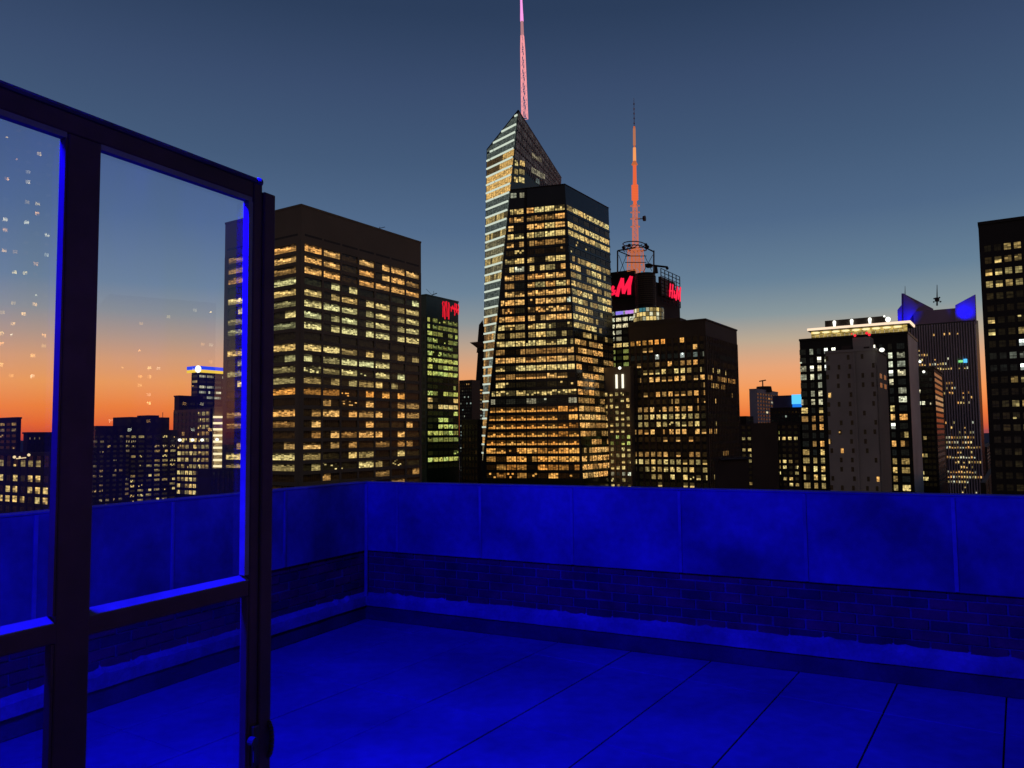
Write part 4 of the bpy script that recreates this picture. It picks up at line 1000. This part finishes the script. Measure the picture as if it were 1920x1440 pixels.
side_tower('dark tower to the right of the terrace, mirrored in the door glass', 250, 4, 30, 30, 118, 12, 34, 18, 301, 'winnear', '...d.Fsf', [5, 5, 5, 5, 3, 5, 4, 4])
side_tower('farther low tower to the right of the terrace, mirrored in the door glass', 330, 64, 40, 30, 58, 12, 16, 0, 302, 'winnear', '.....Ffs', [8, 8, 8, 8, 8, 1, 3, 3])

# ------------------------------------------------------------------ THE TERRACE
# parapet lines from the photo
PW = Vector((.895, -.446, 0)).normalized(); 
HP = 1.2                              # parapet height
K = onfloor(685, 903, HP)             # top inner corner
tR = onfloor(1920, 930, HP); tL = onfloor(0, 966, HP)
dR = (tR-K).normalized(); dL = (tL-K).normalized()
print('parapet', K, dR, dL, dR.dot(dL))
nR = Vector((dR.y, -dR.x, 0)); nR = nR if nR.dot(CAM-K) > 0 else -nR      # inward normals
nLf = Vector((dL.y, -dL.x, 0)); nLf = nLf if nLf.dot(CAM-K) > 0 else -nLf
def terr(name, col, kind='noise', rough=.85, bump=.4, scale=1.0, spec=.25, lo=.62):
    m, t, b = mat(name); n = t.nodes.new; L = t.links.new
    g = n('ShaderNodeNewGeometry')
    n1 = n('ShaderNodeTexNoise'); n1.inputs['Scale'].default_value = 1.7*scale; n1.inputs['Detail'].default_value = 7; n1.inputs['Roughness'].default_value = .55; L(g.outputs['Position'], n1.inputs[0])
    n2 = n('ShaderNodeTexNoise'); n2.inputs['Scale'].default_value = 22*scale; n2.inputs['Detail'].default_value = 5; L(g.outputs['Position'], n2.inputs[0])
    r1 = n('ShaderNodeMapRange'); r1.inputs[1].default_value = .34; r1.inputs[2].default_value = .66; r1.inputs[3].default_value = lo; r1.inputs[4].default_value = 1.3; L(n1.outputs[0], r1.inputs[0])
    r2 = n('ShaderNodeMapRange'); r2.inputs[1].default_value = .3; r2.inputs[2].default_value = .7; r2.inputs[3].default_value = .88; r2.inputs[4].default_value = 1.12; L(n2.outputs[0], r2.inputs[0])
    mm = n('ShaderNodeMath'); mm.operation = 'MULTIPLY'; L(r1.outputs[0], mm.inputs[0]); L(r2.outputs[0], mm.inputs[1])
    mu = n('ShaderNodeVectorMath'); mu.operation = 'SCALE'; mu.inputs[0].default_value = col; L(mm.outputs[0], mu.inputs['Scale'])
    L(mu.outputs[0], b.inputs['Base Color']); b.inputs['Roughness'].default_value = rough; b.inputs['Specular IOR Level'].default_value = spec
    bu = n('ShaderNodeBump'); bu.inputs['Strength'].default_value = bump; bu.inputs['Distance'].default_value = .004; L(n2.outputs[0], bu.inputs['Height']); L(bu.outputs[0], b.inputs['Normal'])
    return m
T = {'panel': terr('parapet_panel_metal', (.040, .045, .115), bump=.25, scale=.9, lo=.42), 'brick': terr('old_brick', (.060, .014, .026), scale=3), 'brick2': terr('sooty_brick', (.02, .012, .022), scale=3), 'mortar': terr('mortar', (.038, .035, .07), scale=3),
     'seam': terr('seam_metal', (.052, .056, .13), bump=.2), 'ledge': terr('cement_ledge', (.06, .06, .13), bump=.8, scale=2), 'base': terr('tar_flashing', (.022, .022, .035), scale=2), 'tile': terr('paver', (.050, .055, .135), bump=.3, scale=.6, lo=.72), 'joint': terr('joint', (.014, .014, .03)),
     'wall': terr('penthouse_render', (.16, .15, .15)), 'lit_bead': terr('lit_reveal_bead', (.14, .14, .2), rough=.4, bump=.05), 'door': terr('door_bronze_paint', (.075, .036, .06), rough=.6, bump=.06, scale=.8)}  # bead tone paler than the door so its reveals read as lit
LR, LL = 9.0, 5.2
def parapet(name, label, d, n, L, joints, seed, ext):
    root = thing(name, K+d*.01-Vector((0, 0, HP)), label, 'parapet')
    rng = random.Random(seed); z = 0.0
    O = Vector((K.x, K.y, 0))
    # core slab behind
    q = MB(); q.obox(O, d, n, -ext, L, -.3, HP-.02, -.095, -.04); q.build('core', T['base'], root)
    q = MB(); q.obox(O, d, n, .0, L, .0, .135, -.05, .03); q.build('base_flashing', T['base'], root, bevel=.008)
    # ragged ledge
    q = MB(); prof = []; u = .0; w1 = .232; p1 = .05
    while u < L+.04:
        w1 += rng.uniform(-.004, .004)+(.232-w1)*.3; p1 += rng.uniform(-.003, .003)+(.05-p1)*.2; prof.append((min(u, L), w1+(.012 if rng.random() < .08 else 0), p1)); u += .045
    W_ = lambda u, m, z: Vector((O.x+d.x*u+n.x*m, O.y+d.y*u+n.y*m, z))
    for (ua, ta, pa_), (ub, tb_, pb_) in zip(prof, prof[1:]):
        q.quad(W_(ua, pa_, .125), W_(ub, pb_, .125), W_(ub, pb_, tb_-.03), W_(ua, pa_, ta-.03)); q.quad(W_(ua, pa_, ta-.03), W_(ub, pb_, tb_-.03), W_(ub, .0, tb_+.012), W_(ua, .0, ta+.012))
        q.quad(W_(ua, -.04, .125), W_(ub, -.04, .125), W_(ub, pb_, .125), W_(ua, pa_, .125))
    q.build('cement_ledge', T['ledge'], root)
    # bricks
    mb = MB(); mb.obox(O, d, n, 0, L, .20, .61, -.05, .004); mb.build('mortar_bed', T['mortar'], root)
    q = MB(); h_ = .0665; rowk = 0; zz_ = .222
    while zz_ < .60:
        u = (.105 if rowk % 2 else 0)+.01
        if u > .05: q.obox(O, d, n, .012, u-.012, zz_, min(.605, zz_+h_-.012), .0, .012)
        while u < L:
            q.obox(O, d, n, u+rng.uniform(0, .004), min(L, u+.198), zz_, min(.605, zz_+h_-.012), .0, .010+rng.uniform(0, .006) if rng.random() > .03 else .005, int(rng.random() < .3)); u += .21
        zz_ += h_; rowk += 1
    q.build('brickwork', [T['brick'], T['brick2']], root)
    # panels
    prev = .012
    for j in joints+[L]:
        if j <= prev: continue
        p = MB(); p.obox(O, d, n, prev+.004, min(j, L)-.004, .60, HP-.012, -.05, .04+rng.uniform(-.003, .003)); p.build('panel', T['panel'], root, bevel=.004)
        if j < L:
            s = MB(); s.obox(O, d, n, j-.012, j+.012, .605, HP-.014, .0, .048); s.build('seam_strip', T['seam'], root, bevel=.003)
        prev = j
    c = MB(); c.obox(O, d, n, -.06 if ext else .0, L, HP-.012, HP, -.10, .043); c.build('coping', T['panel'], root, bevel=.004)
    return root
def uj(x, y): return (onplane(x, y, K, nR)-Vector((K.x, K.y, 0))).dot(dR)
def ul_(x, y): return (onplane(x, y, K, nLf)-Vector((K.x, K.y, 0))).dot(dL)
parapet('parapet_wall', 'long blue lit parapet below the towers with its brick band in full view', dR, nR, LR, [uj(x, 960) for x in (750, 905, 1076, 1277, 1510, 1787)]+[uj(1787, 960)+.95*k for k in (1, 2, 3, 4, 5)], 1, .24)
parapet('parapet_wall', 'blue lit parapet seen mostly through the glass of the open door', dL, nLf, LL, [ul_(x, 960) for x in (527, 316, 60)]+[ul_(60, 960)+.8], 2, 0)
q = MB(); q.bar(Vector((K.x, K.y, .14))+(nR+nLf)*.045, Vector((K.x, K.y, HP-.02))+(nR+nLf)*.045, .016, k=8); o = q.build('corner_pipe', T['ledge'], loc=Vector((K.x, K.y, 0))); o['label'] = 'thin vertical sealed joint pipe in the corner of the two parapets'; o['category'] = 'pipe'
# floor pavers: joints direction measured
j0, j1 = onfloor(1485, 1275), onfloor(1335, 1440); dj = (j0-j1).normalized()
print('joint', dj, dL)
a1, a2, a3, a4 = onfloor(1320, 1255), onfloor(1485, 1275), onfloor(1683, 1300), onfloor(1897, 1325)
print('spacings', (a2-a1).length, (a3-a2).length, (a4-a3).length)
sp_t = ((a2-a1).length+(a3-a2).length+(a4-a3).length)/3*abs((a4-a3).normalized().dot(Vector((dj.y, -dj.x, 0))))
side = Vector((dj.y, -dj.x, 0)); side = side if side.x > 0 else -side
wallO = Vector((-1.2, 1.22, 0))
fl = MB(); 
cA = K+dR*(LR+.2); 
f0 = Vector((K.x, K.y, -.02)); 
fl.obox(Vector((K.x, K.y, 0)), dR, nR, -.4, LR+.3, -.30, -.02, -.3, 7.5); fl.build('floor', T['joint'], kind='structure')
tl = MB(); rt_ = random.Random(3); base = Vector((a2.x, a2.y, 0)); ln = 1.22
for i in range(-14, 12):
    for j in range(-7, 9):
        u0 = sp_t*i+.0042; u1 = sp_t*(i+1)-.0042; off_ = 0
        v0 = ln*j+off_+.002-.35; v1 = v0+ln-.004
        cc = base+side*((u0+u1)/2)+dj*((v0+v1)/2)
        r_ = cc-Vector((K.x, K.y, 0)); a_, b_ = r_.dot(dR), r_.dot(nR)
        if a_ < -.9 or a_ > LR+.2 or b_ < -.8 or b_ > 7.0: continue
        z_ = rt_.uniform(-.0015, .0015); P_ = lambda u, v, z: base+side*u+dj*v+Vector((0, 0, z))
        tl.hexa([P_(u0, v0, -.02), P_(u1, v0, -.02), P_(u1, v1, -.02), P_(u0, v1, -.02), P_(u0, v0, z_), P_(u1, v0, z_), P_(u1, v1, z_), P_(u0, v1, z_)])
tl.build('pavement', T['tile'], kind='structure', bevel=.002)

# --- door leaf
pd = az(27.5)                          # leaf direction, hinge -> free edge
Ffree = at(508, 1000, 2.2); Ffree.z = 0
nd = Vector((pd.y, -pd.x, 0)); nd = nd if nd.dot(-Ffree) > 0 else -nd     # towards camera
DP = lambda x, y: onplane(x, y, Vector((Ffree.x, Ffree.y, 1)), nd)
U = lambda x, y: (DP(x, y)-Vector((Ffree.x, Ffree.y, 0))).dot(pd)
Zz = lambda x, y: DP(x, y).z
print('door u', U(487, 900), U(455, 900), U(180, 700), U(110, 700), U(0, 700), 'z', Zz(487, 345), Zz(0, 155), Zz(450, 370), Zz(183, 272), Zz(455, 1085), Zz(158, 1140), Zz(445, 1132), Zz(145, 1192), Zz(110, 255), Zz(480, 1370))
Od = Vector((Ffree.x, Ffree.y, 0))
u_e = 0.0; u_s = U(487, 900); u_p1 = U(470, 900); u_p0 = U(181, 700); u_m0 = U(117, 700)
ztop = (Zz(470, 341)+Zz(20, 165))/2; zpt = (Zz(450, 362)+Zz(190, 268))/2; zm1 = (Zz(455, 1096)+Zz(160, 1150))/2; zm0 = (Zz(445, 1130)+Zz(145, 1190))/2
UL = u_m0-(u_p1-u_p0); uh = UL-.10; TH = .034; zbt = .02; zk = .28
door = thing('glass_door', Od+pd*uh, 'open dark framed glass door with four panes, swung out onto the blue lit terrace', 'door')
def dbox(name, u0, u1, z0, z1, n0=-TH, n1=0.0, m=None, bev=.004, label=None):
    q = MB(); q.obox(Od, pd, nd, u0, u1, z0, z1, n0, n1); return q.build(name, m or T['door'], door, bevel=bev, label=label)
dbox('stile', u_p1, u_s, zbt, ztop); dbox('stile', uh, UL, zbt, ztop)
dbox('astragal', u_s+.001, u_e, zbt, Zz(500, 362), -TH-.012, .006)
dbox('mullion', u_m0, u_p0, zk, zpt, -TH+.001, -.001)
for (n_, a, c) in (('top_rail', zpt, ztop), ('middle_rail', zm0, zm1), ('bottom_rail', zbt, zk)): 
    dbox(n_, UL+.0005, u_p1-.0005, a, c, -TH+.0015, -.0015)
q = MB(); q.bar(Od+pd*uh+nd*-.008+Vector((0, 0, ztop+.008)), Od+pd*(u_s-.012)+nd*-.008+Vector((0, 0, ztop+.008)), .008, k=8); q.ball(Od+pd*(u_s-.008)+nd*-.006+Vector((0, 0, ztop+.006)), .012, 1, 10, 8); q.build('weather_strip', T['ledge'], door)
mg = bpy.data.materials.new('door_glass'); mg.use_nodes = True; t = mg.node_tree; t.nodes.clear(); n = t.nodes.new; Lk = t.links.new
o_ = n('ShaderNodeOutputMaterial'); tr = n('ShaderNodeBsdfTransparent'); gl = n('ShaderNodeBsdfGlossy'); gl.inputs['Roughness'].default_value = 0.0; df = n('ShaderNodeBsdfTranslucent'); df.inputs[0].default_value = (.8, .8, .9, 1)
fr = n('ShaderNodeFresnel'); fr.inputs[0].default_value = 1.52; mxa = n('ShaderNodeMixShader'); mxb = n('ShaderNodeMixShader')
mul = n('ShaderNodeMath'); mul.operation = 'MULTIPLY'; mul.inputs[1].default_value = 1.8; Lk(fr.outputs[0], mul.inputs[0])
no = n('ShaderNodeTexNoise'); no.inputs['Scale'].default_value = 3; no.inputs['Detail'].default_value = 6; mr = n('ShaderNodeMapRange'); mr.inputs[1].default_value = .3; mr.inputs[2].default_value = .75; mr.inputs[3].default_value = .0012; mr.inputs[4].default_value = .005; Lk(no.outputs[0], mr.inputs[0])
Lk(mr.outputs[0], mxb.inputs[0]); Lk(tr.outputs[0], mxb.inputs[1]); Lk(df.outputs[0], mxb.inputs[2])
Lk(mul.outputs[0], mxa.inputs[0]); Lk(mxb.outputs[0], mxa.inputs[1]); Lk(gl.outputs[0], mxa.inputs[2]); Lk(mxa.outputs[0], o_.inputs[0])
for (a, c) in ((UL, u_m0), (u_p0, u_p1)):
    for (z0, z1) in ((zm1, zpt), (zk, zm0)):
        q = MB(); W_ = lambda u, z: Od+pd*u+nd*(-TH+.010)+Vector((0, 0, z)); q.quad(W_(a, z0), W_(c, z0), W_(c, z1), W_(a, z1)); q.build('glass_pane', mg, door)
for (a, c) in ((UL, u_m0), (u_p0, u_p1)):           # pale sloped beads under the upper panes, added so the rail edge reads as lit
    q = MB(); W_ = lambda u, m, z: Od+pd*u+nd*m+Vector((0, 0, z))
    q.hexa([W_(a+.001, -TH+.012, zm1-.002), W_(c-.001, -TH+.012, zm1-.002), W_(c-.001, -.0025, zm1-.002), W_(a+.001, -.0025, zm1-.002),
            W_(a+.001, -TH+.012, zm1+.013), W_(c-.001, -TH+.012, zm1+.013), W_(c-.001, -.0025, zm1+.001), W_(a+.001, -.0025, zm1+.001)]); q.build('added_bead', T['lit_bead'], door)
for (a, c) in ((UL, u_m0), (u_p0, u_p1)):  # pale strip added for the blue glow under the top rail
    q = MB(); q.obox(Od, pd, nd, a+.001, c-.001, zpt-.012, zpt+.002, -TH+.012, -.004); q.build('added_bead', T['lit_bead'], door)
for (ub, wb, mb_) in ((u_m0, .005, 'door'), (u_p1, .015, 'lit_bead')):  # side beads added; the paler one brightens the stile reveal
    q = MB(); q.obox(Od, pd, nd, ub-wb, ub-.0005, zm1+.014, zpt-.013, -TH+.012, -.0025); q.build('added_bead', T[mb_], door)
    q = MB(); q.obox(Od, pd, nd, ub-.006, ub-.0005, zk+.001, zm0-.001, -TH+.012, -.0025); q.build('added_bead', T['door'], door)
# lock case and pull
zk1, zk0 = Zz(480, 1357), Zz(480, 1432)
lc = dbox('lock_case', u_p1+.008, u_s-.004, zk0, zk1, .0, .012, M['steel'], .002)
q = MB(); um = u_s+.004; zc = (zk0+zk1)/2; pts = []
for i in range(13):
    a = math.pi*i/12; pts.append(Od+pd*(um+.030)+nd*(.002+.016*math.sin(a))+Vector((0, 0, zc+.045*math.cos(a))))
for a, c in zip(pts, pts[1:]): q.bar(a, c, .0065, k=8)
q.build('pull_handle', M['steel'], lc, smooth=True)
q = MB(); q.bar(Od+pd*(u_s-.035)+nd*.012+Vector((0, 0, zc+.02)), Od+pd*(u_s-.035)+nd*.03+Vector((0, 0, zc+.02)), .011, k=12); q.bar(Od+pd*(u_s-.035)+nd*.027+Vector((0, 0, zc+.03)), Od+pd*(u_s-.035)+nd*.027+Vector((0, 0, zc-.03)), .004); q.build('thumb_turn', T['ledge'], lc)
for z in (.25, 1.1, 1.95):
    q = MB(); q.bar(Od+pd*(uh-.008)+nd*.004+Vector((0, 0, z)), Od+pd*(uh-.008)+nd*.004+Vector((0, 0, z+.1)), .009, k=10); q.build('hinge', M['steel'], door)

# --- penthouse wall behind the camera with the double doorway the door belongs to
H0 = Od+pd*(uh-.02); wd = dR.copy(); wn = nR*-1                  # wn points to the terrace
pw = thing('penthouse_wall', Vector((H0.x, H0.y, 0)), 'rendered wall with the double doorway from which the terrace is seen', 'wall')
q = MB()
q.obox(H0, wd, wn, -3.2, -.03, -.3, 3.6, -.25, .0); q.obox(H0, wd, wn, 2.35, 6.5, -.3, 3.6, -.25, 0); q.obox(H0, wd, wn, -.03, 2.35, ztop+.06, 3.6, -.25, 0)
q.build('wall', T['wall'], pw)
q = MB(); q.obox(H0, wd, wn, -.03, .01, 0, ztop+.02, -.2, -.05); q.obox(H0, wd, wn, 2.31, 2.35, 0, ztop+.02, -.2, -.05); q.obox(H0, wd, wn, -.03, 2.35, ztop+.02, ztop+.06, -.2, -.05); q.build('door_frame', T['door'], pw)
# --- blue LED floodlight on that wall, left of the door
def area(name, loc, tgt, power, col, sx, sy):
    l = bpy.data.lights.new(name, 'AREA'); l.energy = power; l.color = col; l.shape = 'RECTANGLE'; l.size = sx; l.size_y = sy
    o = bpy.data.objects.new(name, l); COL.objects.link(o); o.location = loc; o.rotation_euler = (tgt-loc).to_track_quat('-Z', 'Y').to_euler(); return o
lp = Vector((H0.x, H0.y, 0))+wd*-.5+wn*.25+Vector((0, 0, 3.15)); tg = Vector((1.7, 4.4, .2))
lr = thing('wall_floodlight', lp-(tg-lp).normalized()*.06, 'blue LED floodlight on the penthouse wall left of the door', 'lamp')
ld = (tg-lp).normalized(); s_ = ld.cross(Vector((0, 0, 1))).normalized(); u_ = s_.cross(ld)
q = MB(); B0 = lp-ld*.02
def cr_(a, b_, c): return B0+s_*a+u_*b_+ld*c
q.hexa([cr_(-.2, -.12, -.07), cr_(.2, -.12, -.07), cr_(.2, .12, -.07), cr_(-.2, .12, -.07), cr_(-.22, -.14, 0), cr_(.22, -.14, 0), cr_(.22, .14, 0), cr_(-.22, .14, 0)]); q.build('housing', M['steel'], lr, bevel=.005)
q = MB(); q.bar(B0-ld*.06, B0-ld*.06-wn*.12, .015); q.build('bracket', M['steel'], lr)
BL = (.004, .0, 1.0)
o = area('lamp_light', lp, tg, 740, BL, .36, .22); o.parent = lr; o.location = lp-Vector(lr.location)
